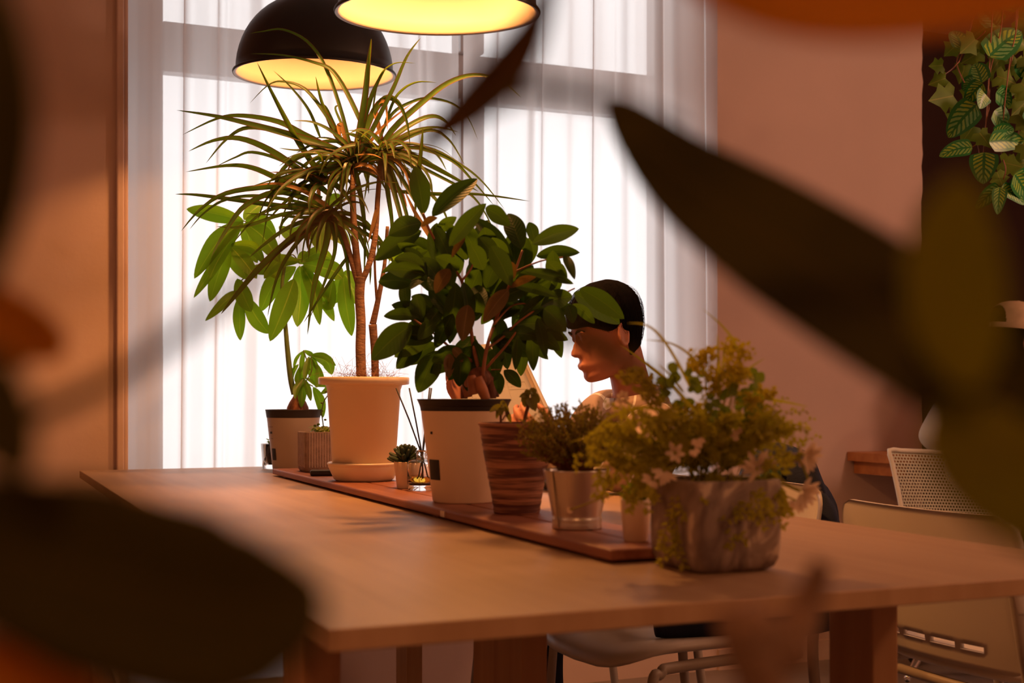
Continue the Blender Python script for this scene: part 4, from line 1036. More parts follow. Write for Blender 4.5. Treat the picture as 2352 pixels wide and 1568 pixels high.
# taller sprigs
for i in range(26):
    x = random.choice([1250, 1262, 1235, 1300, 1345, 1400, 1430, 1195, 1285, 1375, 1210]) + random.uniform(-12, 12); y = random.uniform(915, 955) + abs(x - 1310) * 0.35
    b = P(1318 + (x - 1318) * 0.6, 990, D); e = P(x, y, D + random.uniform(-0.03, 0.03))
    tw.tube([b, (b + e) / 2, e], 0.0004, 4, 3)
    for j in range(22):
        p = b.lerp(e, 0.2 + 0.8 * j / 22); q = V((random.uniform(-1, 1), random.uniform(-1, 1), random.uniform(-0.1, 1))).normalized(); Lf = random.uniform(0.003, 0.005)
        mb.leaf([p, p + q * Lf], Lf * 0.6, OVAL, (random.uniform(-1, 1), -1, 0.5), 0.15, 0, 3, 3, smooth=False)
tw.build('twigs', M['red_twig'], t)['kind'] = 'stuff'
mb.build('foliage', M['thyme'], t)['kind'] = 'stuff'

# ---- small cream pot between bucket and planter
D = 1.672
mc = on_board(1460, D)
t = thing('small_pot', 'small plain cream pot standing at the board end, half hidden by the square concrete planter', 'potted plant', mc)
MB().lathe(mc, [(0.001, 0), (0.0150, 0), (0.0158, 0.001), (0.0200, 0.0535), (0.0196, 0.054), (0.018, 0.053), (0.017, 0.047), (0.001, 0.047)], 40).build('pot', M['cream_ceramic'], t)
mb = MB(); random.seed(8)
for i in range(40):
    b = mc + V((random.uniform(-.008, .008), random.uniform(-.008, .008), 0.047)); a = random.uniform(0, 6.28); e = b + V((math.cos(a) * 0.018, math.sin(a) * 0.018, random.uniform(0.008, 0.04)))
    mb.leaf([b, (b + e) / 2 + V((0, 0, 0.006)), e], 0.005, BLADE, TOCAM, 0.2, 0, 6, 3)
mb.build('foliage', M['mid_green'], t)

# ---- square concrete planter with the mixed artificial arrangement
pcn = V((0.537, 0.216, TZ))
t = thing('mixed_planter', 'marbled square concrete planter overflowing with yellow-green sprigs and blush flowers', 'potted plant', pcn)
hp = 0.108
S = 0.0605
MB().loft([sq(pcn, s, z, 72, 0.21) for s, z in [(S * 0.70, 0.0), (S * 0.80, 0.0015), (S * 0.90, 0.006), (S * 0.965, 0.015), (S * 0.99, 0.028), (S, 0.05), (S, hp - 0.002), (S * 0.99, hp), (S * 0.88, hp), (S * 0.865, hp - 0.002), (S * 0.86, hp - 0.02), (0.002, hp - 0.02)]]).build('planter_box', M['concrete'], t)
MB().loft([sq(pcn, 0.001, hp - 0.006, 72, 0.3), sq(pcn, S * 0.86, hp - 0.014, 72, 0.3)]).build('soil', M['soil'], t)
D = (pcn - CAM).dot(FW); k = D / F
random.seed(55)
blade = MB(); stems = MB(); fern = MB(); flor = MB(); disc = MB(); blush = MB()
# grass blades
for pts, wd in [([(1700,880),(1692,800),(1660,750),(1612,708)],8), ([(1590,900),(1555,830),(1515,770),(1480,745),(1440,742)],8), ([(1640,880),(1590,820),(1540,788),(1480,780)],7), ([(1600,950),(1540,880),(1480,830),(1425,790)],9),
    ([(1570,900),(1540,862),(1512,835)],6), ([(1580,870),(1580,830),(1604,795)],6), ([(1652,900),(1650,820),(1648,765)],8), ([(1660,880),(1662,810),(1672,770)],7), ([(1690,880),(1715,850),(1757,822)],7),
    ([(1690,905),(1740,912),(1800,922),(1858,934)],10), ([(1560,960),(1480,935),(1400,960),(1355,1000),(1305,1016)],9)]:
    pxleaf(blade, pts, wd, D, BLADE, 0.3, (0, random.uniform(-0.05, 0.05)), 0.2, seg=14)
# round mid green discs on stems with mustard florets
def floret(x, y, s, dz=0.0):
    c = P(x, y, D + dz)
    for i in range(int(40 * s)):
        o = V((random.gauss(0, 1), random.gauss(0, 1), random.gauss(0, 0.8))) * 0.0048 * s
        q = V((random.uniform(-1, 1), random.uniform(-1, 1), random.uniform(-0.5, 1))).normalized(); Lf = random.uniform(0.005, 0.0085)
        flor.leaf([c + o, c + o + q * Lf], Lf * 0.8, OVAL, (random.uniform(-1, 1), -1, random.uniform(-0.5, 1)), 0.3, 0, 4, 3, smooth=False)
for x, y, s in [(1680,800,1.3),(1705,815,1.2),(1612,825,1.5),(1600,845,1.2),(1625,815,1.1),(1660,850,1.5),(1690,845,1.4),(1700,860,1.2),(1640,870,1.4),(1470,860,1.2),(1490,880,1.3),(1480,900,1.2),(1500,920,1.0),(1740,905,1.0),(1765,905,1.0),(1720,925,1.2),(1745,945,1.3),(1725,965,1.1),(1690,870,1.3),(1560,940,1.0),(1600,940,1.0),(1530,960,1.1),(1440,870,0.9),(1640,900,1.1),(1675,880,1.2),(1452,860,0.8),(1580,1000,1.1),(1500,985,1.0),(1660,960,1.0)]:
    dz = random.uniform(-0.04, 0.04)
    floret(x, y, s, dz); e = P(x, y, D + dz); b = V((pcn.x + random.uniform(-.02, .02), pcn.y + random.uniform(-.02, .02), TZ + hp - 0.01))
    stems.tube([b, (b + e) / 2 + V((0, 0, 0.008)), e], 0.0007, 5, 5)
for i in range(80):
    x = min(1735, max(1530, random.gauss(1640, 68))); y = random.uniform(850, 990); s = random.uniform(16, 28); dz = random.uniform(-0.04, 0.05)
    a = random.uniform(0, 6.28)
    pxleaf(disc, [(x, y), (x + s * math.cos(a), y + s * math.sin(a))], s, D, OVAL, 0.2, (dz, dz + 0.004), random.uniform(-0.6, 0.6), seg=8)
# feathery fern sprigs
def sprig(mbx, pts, leafl, wd, dz=(0, 0), n=16, stemr=0.0006, prof=OB, jit=0.3):
    q = spline([P(x, y, D + dz[0] + (dz[1] - dz[0]) * i / (len(pts) - 1)) for i, (x, y) in enumerate(pts)], 8)
    stems.tube(q, stemr, 5)
    for j in range(n):
        tt = 0.15 + 0.85 * j / (n - 1); i = min(int(tt * (len(q) - 1)), len(q) - 2); p = q[i]; tg = (q[i+1] - q[i]).normalized()
        sd = tg.cross(TOCAM).normalized() * (1 if j % 2 else -1)
        d = (tg * random.uniform(0.5, 1.0) + sd * random.uniform(0.6, 1) + TOCAM * random.uniform(-jit, jit)).normalized(); L = leafl * (1.1 - 0.5 * tt) * random.uniform(0.8, 1.2)
        mbx.leaf([p, p + d * L], wd * random.uniform(0.8, 1.2), prof, (TOCAM + V((random.uniform(-.5,.5), random.uniform(-.5,.5), random.uniform(-.5,.5)))), 0.2, 0, 4, 3, smooth=False)
for pts in [[(1560,1060),(1480,1020),(1420,1035),(1340,1060)],[(1560,1070),(1470,1060),(1400,1090),(1385,1120)],[(1560,1080),(1500,1090),(1460,1130),(1450,1160)],[(1600,1090),(1580,1150),(1600,1200),(1690,1220)],
            [(1620,1090),(1660,1120),(1720,1140),(1755,1175)],[(1600,1090),(1560,1160),(1545,1230),(1540,1290)],[(1540,1060),(1440,1000),(1390,1000),(1350,1040)],[(1640,1080),(1640,1130),(1600,1170)],[(1680,1080),(1700,1140),(1700,1200),(1690,1250)],
            [(1700,1060),(1750,1010),(1800,990),(1840,1010)],[(1700,1050),(1740,1000),(1770,980)],[(1690,1040),(1720,980),(1780,975),(1800,960)],[(1560,1040),(1520,980),(1490,960)],[(1580,1040),(1560,980),(1540,950)],[(1560,1060),(1500,1040),(1450,1060),(1440,1090)],
            [(1620,1040),(1600,980),(1610,950)],[(1660,1040),(1660,980),(1680,960)],[(1700,1080),(1740,1070),(1790,1060),(1820,1040)],[(1530,1070),(1490,1110),(1490,1140)],[(1600,1100),(1640,1150),(1680,1170),(1730,1170)],[(1560,1050),(1450,1010),(1440,960)],[(1500,1080),(1420,1060),(1400,1050)],
            [(1760,1080),(1740,1120),(1760,1170),(1770,1200)],[(1765,1080),(1790,1120),(1800,1180)]]:
    for r in range(4):
        j = [(x + random.uniform(-14, 14) * i, y + random.uniform(-10, 10) * i) for i, (x, y) in enumerate(pts)]
        sprig(fern, j, 0.0125, 0.0040, (random.uniform(-0.03, 0.02), random.uniform(-0.085, -0.03)), 26, 0.0005)
for i in range(170):
    a = random.uniform(0, 6.283); x = 1620 + random.gauss(0, 75); y = 1040 + random.uniform(-90, 30); dx = (x - 1620) * 0.5 + random.uniform(-30, 30); dy = random.uniform(-50, 15)
    sprig(fern, [(1620 + (x - 1620) * 0.6, 1070), (x, y), (x + dx, y + dy)], 0.0095, 0.0034, (random.uniform(-0.03, 0.04), random.uniform(-0.06, 0.06)), 14, 0.0004)
# blush flowers with pointed petals
def flower(x, y, rpx, dz, a0=0.0, a1=6.283, n=9):
    c = P(x, y, D + dz)
    for i in range(n):
        a = a0 + (a1 - a0) * i / n + random.uniform(-0.15, 0.15); L = rpx * k * random.uniform(0.8, 1.1)
        d = (RT * math.cos(a) - V((0, 0, 1)) * math.sin(a) + TOCAM * random.uniform(0.0, 0.5)).normalized()
        blush.leaf([c + d * 0.002, c + d * L * 0.55 + TOCAM * 0.001, c + d * L], 9.5 * k * 1.25, OB, (TOCAM + V((random.uniform(-.3,.3), 0, random.uniform(-.3,.3)))), 0.25, 0, 6, 3)
for a in [(1850,1045,42,-0.03,-1.2,1.9,9),(1840,1050,28,-0.02,0,6.283,7),(1840,1130,45,-0.03,-0.9,2.2,9),(1830,1150,30,-0.02,0.6,3.4,6),(1740,1075,44,-0.05,2.2,5.8,7),(1760,1070,34,-0.04,2.6,6.5,6),(1525,1080,34,-0.06,0.8,3.4,7),(1500,1100,28,-0.06,1.2,3.9,6),(1550,1040,26,-0.06,0,6.283,6),
          (1600,1005,24,-0.05,0.3,2.6,5),(1590,1030,22,-0.05,0.5,2.4,4),(1700,1000,24,-0.03,2.6,5,5),(1430,915,20,0.03,0,6.283,7),(1470,960,22,0.03,0,6.283,7),(1310,1170,8,-0.02,2,4,2)]:
    flower(*a[:4], *a[4:6], n=a[6])
    e = P(a[0], a[1], D + a[3]); b = V((pcn.x, pcn.y, TZ + hp - 0.01)) + RT * random.uniform(-0.03, 0.03)
    stems.tube([b, (b + e) / 2 + V((0, 0, 0.014)), e], 0.0011, 6, 6)
# arching bare stems at the right
for pts in [[(1775,1070),(1800,1105),(1825,1120),(1850,1125)],[(1765,1060),(1800,1060),(1840,1055)],[(1780,1065),(1830,1050),(1860,1110)]]:
    stems.tube([P(x, y, D - 0.03) for x, y in pts], 0.0013, 6, 6)
stems.build('stems', M['yellow_green'], t)['kind'] = 'stuff'
fern.build('fern_sprigs', M['yellow_green'], t)['kind'] = 'stuff'
flor.build('mustard_florets', M['mustard'], t)['kind'] = 'stuff'
disc.build('round_leaves', M['mid_green'], t)['kind'] = 'stuff'
blade.build('grass_blades', M['yellow_green'], t)['kind'] = 'stuff'
blush.build('blush_petals', M['blush'], t)['kind'] = 'stuff'
# ------------------------------------------------------------------ people
def skinned(chains, sub=2):
    """chains: list of [(point, radius), ...]; returns verts, faces of one smooth body"""
    mbx = MB()
    for c in chains:
        me = bpy.data.meshes.new('tmp'); me.from_pydata([p for p, r in c], [(i, i + 1) for i in range(len(c) - 1)], [])
        o = bpy.data.objects.new('tmp', me); COL.objects.link(o)
        o.modifiers.new('s', 'SKIN'); sd = o.modifiers.new('b', 'SUBSURF'); sd.levels = sd.render_levels = sub
        for i, (p, r) in enumerate(c):
            rr = r if isinstance(r, tuple) else (r, r)
            me.skin_vertices[0].data[i].radius = rr
        me.skin_vertices[0].data[0].use_root = True
        bpy.context.view_layer.update()
        dg = bpy.context.evaluated_depsgraph_get(); ev = o.evaluated_get(dg).to_mesh()
        mbx.add([v.co.copy() for v in ev.vertices], [tuple(p.vertices) for p in ev.polygons])
        o.evaluated_get(dg).to_mesh_clear()
        bpy.data.objects.remove(o); bpy.data.meshes.remove(me)
    return mbx

def fused(mb, voxel, smooth=4):
    """one continuous surface out of overlapping closed pieces"""
    me = bpy.data.meshes.new('tmp'); me.from_pydata(mb.v, [], mb.f)
    o = bpy.data.objects.new('tmp', me); COL.objects.link(o)
    r = o.modifiers.new('r', 'REMESH'); r.mode = 'VOXEL'; r.voxel_size = voxel; r.use_smooth_shade = True
    s = o.modifiers.new('s', 'SMOOTH'); s.factor = 0.5; s.iterations = smooth
    bpy.context.view_layer.update()
    dg = bpy.context.evaluated_depsgraph_get(); ev = o.evaluated_get(dg).to_mesh()
    out = MB().add([v.co.copy() for v in ev.vertices], [tuple(p.vertices) for p in ev.polygons])
    o.evaluated_get(dg).to_mesh_clear(); bpy.data.objects.remove(o); bpy.data.meshes.remove(me)
    return out

HEADP = [(-0.122, .078, .030, .020), (-0.116, .088, .005, .034), (-0.104, .093, -.020, .046), (-0.092, .089, -.040, .053), (-0.082, .091, -.052, .057), (-0.074, .096, -.060, .059), (-0.066, .093, -.066, .061), (-0.056, .092, -.072, .063),
    (-0.040, .090, -.080, .067), (-0.02, .087, -.088, .071), (0.0, .083, -.094, .073), (0.018, .092, -.098, .075), (0.04, .092, -.100, .077), (0.065, .084, -.099, .076), (0.085, .070, -.090, .070), (0.102, .050, -.074, .056), (0.114, .028, -.052, .038), (0.121, .008, -.030, .020), (0.123, -.005, -.018, .007)]
def head_rings(grow=0.0, prof=HEADP, zmin=-1, fcut=None):
    rings = []
    for z, f, b, w_ in prof:
        if z < zmin: continue
        f += grow; b -= grow; w_ += grow
        cy, ry = (f + b) / 2, (f - b) / 2; r = []
        for k in range(36):
            a = 2 * math.pi * k / 36; ca, sa = math.cos(a), math.sin(a)
            x = w_ * (abs(ca) ** 0.9) * (1 if ca > 0 else -1) * (1 - 0.12 * max(0, sa))
            y = cy + ry * sa
            if fcut and y > fcut(z): y = fcut(z)
            r.append(V((x, y, z + (grow if z > 0.1 else 0))))
        rings.append(r)
    return rings
def head_mb(M4):
    mb = MB(); mb.loft(head_rings())
    # nose, lips, chin, ears, eye balls under lids, brow
    mb.loft([[V((sx * w_, y, z)) for sx, y in ((-1, .080), (-0.6, f), (0.6, f), (1, .080))] for z, f, w_ in ((0.012, .091, .007), (-0.005, .097, .008), (-0.022, .108, .010), (-0.036, .114, .014), (-0.044, .108, .016), (-0.048, .094, .012))])
    mb.ellipsoid((0, .093, -0.069), (.022, .010, .0055)); mb.ellipsoid((0, .092, -0.078), (.019, .010, .006))
    for s in (-1, 1):
        mb.ellipsoid((s * .030, .076, 0.0), (.015, .014, .011))
        mb.ellipsoid((s * .030, .085, 0.018), (.020, .009, .006))
        er = Matrix.Rotation(s * R(-20), 3, 'Z')
        # ear: helix ring, lobe and inner bowl
        c = V((s * .078, -.012, -0.012))
        pts = [c + er @ V((s * 0.004, 0.017 * math.cos(q) - 0.003 * math.sin(q), 0.031 * math.sin(q))) for q in [2 * math.pi * i / 16 for i in range(17)]]
        mb.tube(pts, 0.0048, 8); mb.ellipsoid(c + V((s * -0.004, .004, 0)), (.006, .015, .026)); mb.ellipsoid(c + V((0, .005, -0.030)), (.005, .008, .008)); mb.ellipsoid(c + V((s*0.001, .012, -0.004)), (.005, .005, .008))
    mb.v = [M4 @ p for p in mb.v]
    return mb
def hand_mb(wrist, d, n, curl=0.6, side=1, L=0.175, spread=0.1):
    """fingers along d, palm facing n; the thumb leaves the side of the palm"""
    d = V(d).normalized(); n = V(n); n = (n - d * n.dot(d)).normalized(); s = d.cross(n) * side
    k = L / 0.185; mb = MB(); w_ = V(wrist)
    R3 = Matrix([s, d, n]).transposed()
    mb.ellipsoid(w_ + d * 0.048 * k, (0.041 * k, 0.052 * k, 0.0145 * k), R3, 18, 12, f=lambda u: 1.0)
    mb.ellipsoid(w_ + d * 0.005 * k, (0.027 * k, 0.03 * k, 0.018 * k), R3)
    for i, (off, ln, rad) in enumerate(((-0.030, 0.078, .0078), (-0.010, 0.090, .0083), (0.010, 0.084, .0080), (0.028, 0.066, .0070))):
        b = w_ + s * (-off) * k + d * 0.082 * k * (1 - abs(off) * 2.5); dr = (d + s * (-off) * spread * 10).normalized(); a = curl * (0.55 + 0.08 * i); pts = [b - dr * 0.02, b]
        p = b.copy(); ang = 0
        for seg, fr in enumerate((0.42, 0.33, 0.25)):
            ang += a * (0.8, 1.0, 0.8)[seg]
            p = p + (dr * math.cos(ang) + n * math.sin(ang)) * ln * fr * k; pts.append(p.copy())
        mb.tube(pts, [rad * k * 1.1, rad * k * 1.05, rad * k, rad * k * 0.92, rad * k * 0.75], 10, 4); mb.ellipsoid(pts[-1], (rad * k * .78,) * 3, n=10, m=8)
    b = w_ + s * 0.022 * k + d * 0.022 * k; p1 = b + (s * 0.8 + d * 0.7 + n * 0.35).normalized() * 0.040 * k; p2 = p1 + (s * 0.25 + d * 0.8 + n * 0.5).normalized() * 0.032 * k; p3 = p2 + (d * 0.8 + n * 0.5 - s * 0.1).normalized() * 0.024 * k
    mb.tube([b - d * 0.01, b, p1, p2, p3], [.013 * k, .0135 * k, .0105 * k, .0095 * k, .0078 * k], 10, 4); mb.ellipsoid(p3, (.008 * k,) * 3, n=10, m=8)
    return mb
def join(*ms):
    r = MB()
    for m_ in ms: r.add(m_.v, m_.f)
    return r

# ---- the man in the striped shirt
hc = P(1392, 762, 2.92)
tilt = R(15); yw = R(-4)
fwd = (Matrix.Rotation(yw, 3, 'Z') @ V((-math.cos(tilt), 0, -math.sin(tilt)))); upv = (Matrix.Rotation(yw, 3, 'Z') @ V((-math.sin(tilt), 0, math.cos(tilt)))); sdv = fwd.cross(upv)
HS = 0.84
HM = Matrix.Translation(hc) @ Matrix([[sdv.x, fwd.x, upv.x, 0], [sdv.y, fwd.y, upv.y, 0], [sdv.z, fwd.z, upv.z, 0], [0, 0, 0, 1]]) @ Matrix.Diagonal((HS, HS, HS, 1))
nb = P(1460, 930, 2.95)
pel = V((1.16, 1.78, 0.585)); ch_ = (nb + pel) / 2 + V((0.02, 0, 0.02))
shF, elF, wrF = P(1390, 935, 3.10), P(1290, 1080, 3.22), P(1082, 935, 3.03)
shN, elN, wrN = P(1533, 985, 2.80), P(1440, 1088, 2.66), P(1262, 1040, 2.72)
neck = skinned([[(HM @ V((0, -0.035, 0.0)), 0.045), (HM @ V((0, -0.035, -0.07)), 0.046), (nb + (HM @ V((0, -0.035, -0.10)) - nb) * 0.45, 0.047), (nb, 0.055), (ch_, 0.10)]])
arms = skinned([[(shF, 0.045), (elF, 0.037), (wrF + (elF - wrF) * 0.15, 0.026), (wrF, 0.025)], [(shN, 0.045), (elN, 0.037), (wrN + (elN - wrN) * 0.15, 0.026), (wrN, 0.025)]])
hF = hand_mb(wrF, P(1035, 880, 3.0) - wrF, TOCAM * 0.3 + RT, 0.7, 1, 0.165)
hN = hand_mb(wrN, P(1190, 975, 2.72) - wrN, FW * 0.5 + V((0, 0, 0.5)) - RT * 0.3, 0.9, -1, 0.165)
body = fused(join(head_mb(HM), neck, arms, hF, hN), 0.0042, 3)
man = body.build('person', M['skin'])
tag(man, 'black-haired man in a pale striped shirt seated behind the plants, head bent over a brochure', 'person')
# hair: shell over the crown with a hairline that drops to the nape
mb = MB(); vs = []; fs = []; n = 64; m = 26
def hair_pt(a, tt, g):
    # a: azimuth (0 = side +x, 90deg = front), tt from crown 0 to hairline 1
    sa, ca = math.sin(a), math.cos(a)
    zl = 0.028 if sa > 0.75 else (0.028 + (-0.005 - 0.028) * min(1, (0.75 - sa) / 0.55) if sa > 0.2 else (-0.005 + (-0.088 + 0.005) * min(1, max(0, (-0.12 - sa)) / 0.5)))
    if -0.15 < sa <= 0.2: zl = 0.0
    z = 0.1225 + (zl - 0.1225) * tt ** 1.7
    tab = HEADP; zz = max(-0.122, min(0.1229, z))
    for i in range(len(tab) - 1):
        if tab[i][0] <= zz <= tab[i+1][0]:
            q = (zz - tab[i][0]) / (tab[i+1][0] - tab[i][0]); f, b, w_ = [tab[i][j] + (tab[i+1][j] - tab[i][j]) * q for j in (1, 2, 3)]; break
    if z > 0.09:
        s_ = max(0, 1 - (z - 0.09) / 0.03); 
    f += g; b -= g; w_ += g
    edge = 1 - max(0, tt - 0.86) / 0.14 * 0.5
    cy, ry = (f + b) / 2, (f - b) / 2
    gn = 0.002 * noise.noise(V((ca * 9, sa * 9, z * 20)))
    return V(((w_ * edge + w_ * (1 - edge) * 0.9 + gn) * ca, cy + (ry + gn) * sa, z + g * max(0, (z - 0.07) / 0.04)))
for j in range(m + 1):
    for i in range(n):
        vs.append(HM @ hair_pt(2 * math.pi * i / n, j / m, 0.012 if j < m - 1 else (0.008 if j == m - 1 else -0.004)))
for j in range(m):
    for i in range(n): fs.append((j*n+i, j*n+(i+1)%n, (j+1)*n+(i+1)%n, (j+1)*n+i))
fs.append(tuple(range(n))[::-1])
mb.add(vs, fs)
random.seed(19)
for i in range(420):   # loose strands
    a = random.uniform(0, 6.283); t0 = random.uniform(0.02, 0.6)
    p = HM @ hair_pt(a, t0, 0.011); q = HM @ hair_pt(a + random.uniform(-.25, .25), min(1, t0 + 0.3), 0.0175); e = HM @ hair_pt(a + random.uniform(-.3, .3), min(1, t0 + 0.5), 0.014)
    mb.tube([p, q, e], 0.00025, 3, 3, cap=False)
mb.build('hair', M['hair'], man)
for s in (-1, 1):
    mb = MB()
    mb.tube([HM @ V((s * .014, .093, .017)), HM @ V((s * .03, .093, .023)), HM @ V((s * .048, .080, .019))], [0.0018, 0.0028, 0.0012], 6, 4)
    mb.build('eyebrow', M['hair'], man)
# shirt
sh = skinned([[(pel + V((0, 0, -0.02)), (0.15, 0.12)), (pel + V((0, 0, 0.12)), (0.15, 0.12)), (ch_, (0.155, 0.12)), (nb + V((0.015, 0, -0.06)), (0.13, 0.10)), (nb + V((0.005, 0, -0.005)), 0.068)],
    [(nb + V((0.02, 0, -0.08)), 0.09), (shF, 0.068), ((shF + elF) / 2, 0.062), (elF, 0.058), ((elF + wrF) / 2, 0.05)],
    [(nb + V((0.02, 0, -0.08)), 0.09), (shN, 0.068), ((shN + elN) / 2, 0.062), (elN, 0.058), ((elN + wrN) / 2, 0.05)]])
sm = fused(sh, 0.0075, 5)
for i, v in enumerate(sm.v): sm.v[i] = v + V((1, 1, 0.3)) * 0.004 * noise.noise(v * 11)
sm.build('shirt', M['shirt'], man)
# collar folded round the neck
ax = (HM @ V((0, -0.04, -0.10)) - nb).normalized(); ca_ = ax.orthogonal().normalized(); cb_ = ax.cross(ca_)
mb = MB(); rings = []
for r, h_ in ((0.063, -0.02), (0.061, 0.022), (0.064, 0.030), (0.072, 0.018), (0.080, -0.018)):
    rings.append([nb + ax * h_ + (ca_ * math.cos(q) + cb_ * math.sin(q)) * r for q in [2 * math.pi * i / 32 for i in range(32)]])
mb.loft(rings, cap=False); mb.build('collar', M['shirt'], man, mods=[('solid', 0.002)])
tr = skinned([[(pel + V((0.02, 0, 0)), 0.135), (pel + V((-0.05, -0.09, -0.01)), 0.085), (V((0.97, 1.66, 0.53)), 0.065), (V((0.97, 1.66, 0.28)), 0.055), (V((0.99, 1.66, 0.07)), 0.045)],
    [(pel + V((0.02, 0, 0)), 0.135), (pel + V((-0.05, 0.09, -0.01)), 0.085), (V((0.97, 1.90, 0.53)), 0.065), (V((0.97, 1.90, 0.28)), 0.055), (V((0.99, 1.90, 0.07)), 0.045)]])
fused(tr, 0.01, 4).build('trousers', M['navy'], man)
for y in (1.66, 1.90):
    MB().ellipsoid((0.95, y, 0.045), (0.13, 0.045, 0.045), f=lambda u: 1 - 0.25 * max(0, -u.z)).build('shoe', M['dark_plastic'], man)

# ---- brochure in his hands: open sheets with fine print
A, B_, C_, D_ = P(1050, 806, 3.02), P(1193, 792, 2.99), P(1292, 1000, 2.74), P(1075, 1015, 2.76)
br = thing('brochure', 'large open printed brochure held up by the seated man', 'brochure', (A + C_) / 2)
def bil(u, v, off=0.0):
    p = (A * (1 - u) + B_ * u) * (1 - v) + (D_ * (1 - u) + C_ * u) * v
    nn = (B_ - A).cross(D_ - A).normalized(); nn = nn if nn.dot(TOCAM) > 0 else -nn
    return p + nn * (off + 0.012 * math.sin(math.pi * u) * (1 - v))
def sheet(u0, u1, v0, v1, off, m, name, nu=14, nv=10, solid=None):
    vs = [bil(u0 + (u1 - u0) * i / nu, v0 + (v1 - v0) * j / nv, off) for j in range(nv + 1) for i in range(nu + 1)]
    fs = [(j*(nu+1)+i, j*(nu+1)+i+1, (j+1)*(nu+1)+i+1, (j+1)*(nu+1)+i) for j in range(nv) for i in range(nu)]
    return MB().add(vs, fs).build(name, m, br, mods=[('solid', solid)] if solid else None)
sheet(0, 0.90, 0, 1, 0.0, M['paper'], 'page', solid=0.0006)
sheet(0.0, 0.955, 0.01, 1, -0.004, M['tan_paper'], 'page', solid=0.0006)
sheet(0.0, 1.0, 0.0, 1.0, -0.008, M['print'] if False else M['frame'], 'cover', solid=0.001)
mb = MB(); random.seed(3)
def pr(u0, u1, v0, v1):
    b = len(mb.v); mb.add([bil(u0, v0, .0012), bil(u1, v0, .0012), bil(u1, v1, .0012), bil(u0, v1, .0012)], [(0, 1, 2, 3)])
for (bu, bv, cols, rows) in ((0.40, 0.30, 9, 10), (0.36, 0.50, 8, 4), (0.62, 0.44, 9, 3), (0.55, 0.2, 7, 3), (0.12, 0.2, 9, 8), (0.12, 0.5, 8, 5)):
    for r_ in range(rows):
        for c_ in range(cols):
            if random.random() < 0.3: continue
            u = bu + c_ * 0.022; v = bv + r_ * 0.022 + c_ * -0.003
            pr(u, u + random.uniform(0.004, 0.012), v, v + random.uniform(0.003, 0.009))
for (u0, u1, v0, v1) in ((0.61, 0.84, 0.43, 0.434), (0.61, 0.84, 0.51, 0.514), (0.61, 0.613, 0.43, 0.51), (0.837, 0.84, 0.43, 0.51), (0.34, 0.343, 0.26, 0.62), (0.34, 0.6, 0.62, 0.623), (0.598, 0.601, 0.26, 0.62)):
    pr(u0, u1, v0, v1)
mb.build('print', M['print'], br, False)
# ---- black tablet-like slab and white slip lying by his elbow
tb = thing('tablet', 'black rounded slab lying on the table before the man, glimpsed beside the steel bucket', 'tablet', (0.90, 1.36, TZ))
tcn = P(1345, 900, 2.83)
M4 = Matrix.Translation((tcn.x, tcn.y, TZ + 0.0195)) @ Matrix.Rotation(R(-16), 4, 'Z') @ Matrix.Rotation(R(7), 4, 'X')
o = MB().box((-0.105, -0.07, -0.009), (0.105, 0.07, 0.011), M4).build('case', M['dark_plastic'], tb, False, [('bevel', 0.009, 4)])
sl = thing('paper_slip', 'small white slip with a printed 0 peeping out beside the steel bucket', 'paper slip', (0.93, 1.29, TZ))
sp_ = G(1400, 1122, TZ)
M4 = Matrix.Translation(sp_) @ Matrix.Rotation(-YAW, 4, 'Z')
MB().box((-0.014, -0.003, 0.0), (0.0065, 0.0, 0.009), M4).build('slip', M['paper'], sl, False)
mb = MB(); vs = []
for r in (1.0, 0.6):
    for i in range(20):
        q = 2 * math.pi * i / 20; vs.append(M4 @ V((-0.001 + 0.0014 * r * math.cos(q), -0.0034, 0.0045 + 0.0024 * r * math.sin(q))))
mb.add(vs, [(i, (i + 1) % 20, 20 + (i + 1) % 20, 20 + i) for i in range(20)]).build('printed_digit', M['black_ink'], sl, False)

# ---- the person in the cap
c2h = P(2333, 784, 4.2)
f2 = (RT * 0.93 + FW * 0.37).normalized(); f2 = (f2 + V((0, 0, -0.12))).normalized(); s2 = f2.cross(V((0, 0, 1))).normalized(); u2 = s2.cross(f2)
H2 = Matrix.Translation(c2h) @ Matrix([[s2.x, f2.x, u2.x, 0], [s2.y, f2.y, u2.y, 0], [s2.z, f2.z, u2.z, 0], [0, 0, 0, 1]])
nb2 = P(2290, 905, 4.16); pl2 = P(2240, 1150, 4.14)
sa2, ea2, wa2 = P(2205, 905, 4.05), P(2138, 1010, 3.96), P(2300, 1040, 4.25)
sb2, eb2, wb2 = P(2370, 915, 4.3), P(2420, 1020, 4.35), P(2440, 1040, 4.5)
b2 = fused(join(head_mb(H2), skinned([[(c2h, 0.05), (H2 @ V((0, -0.05, -0.09)), 0.055), (nb2, 0.06), (pl2.lerp(nb2, 0.6), 0.11)], [(sa2, 0.045), (ea2, 0.04), (wa2, 0.026)], [(sb2, 0.045), (eb2, 0.04), (wb2, 0.026)]]), hand_mb(wa2, RT + FW * 0.3, V((0, 0, -1)), 0.5, 1, 0.17), hand_mb(wb2, RT, V((0, 0, -1)), 0.5, -1, 0.17)), 0.006, 3)
p2 = b2.build('person', M['skin']); tag(p2, 'person in a tan cap and white top at the right edge behind a blurred leaf', 'person')
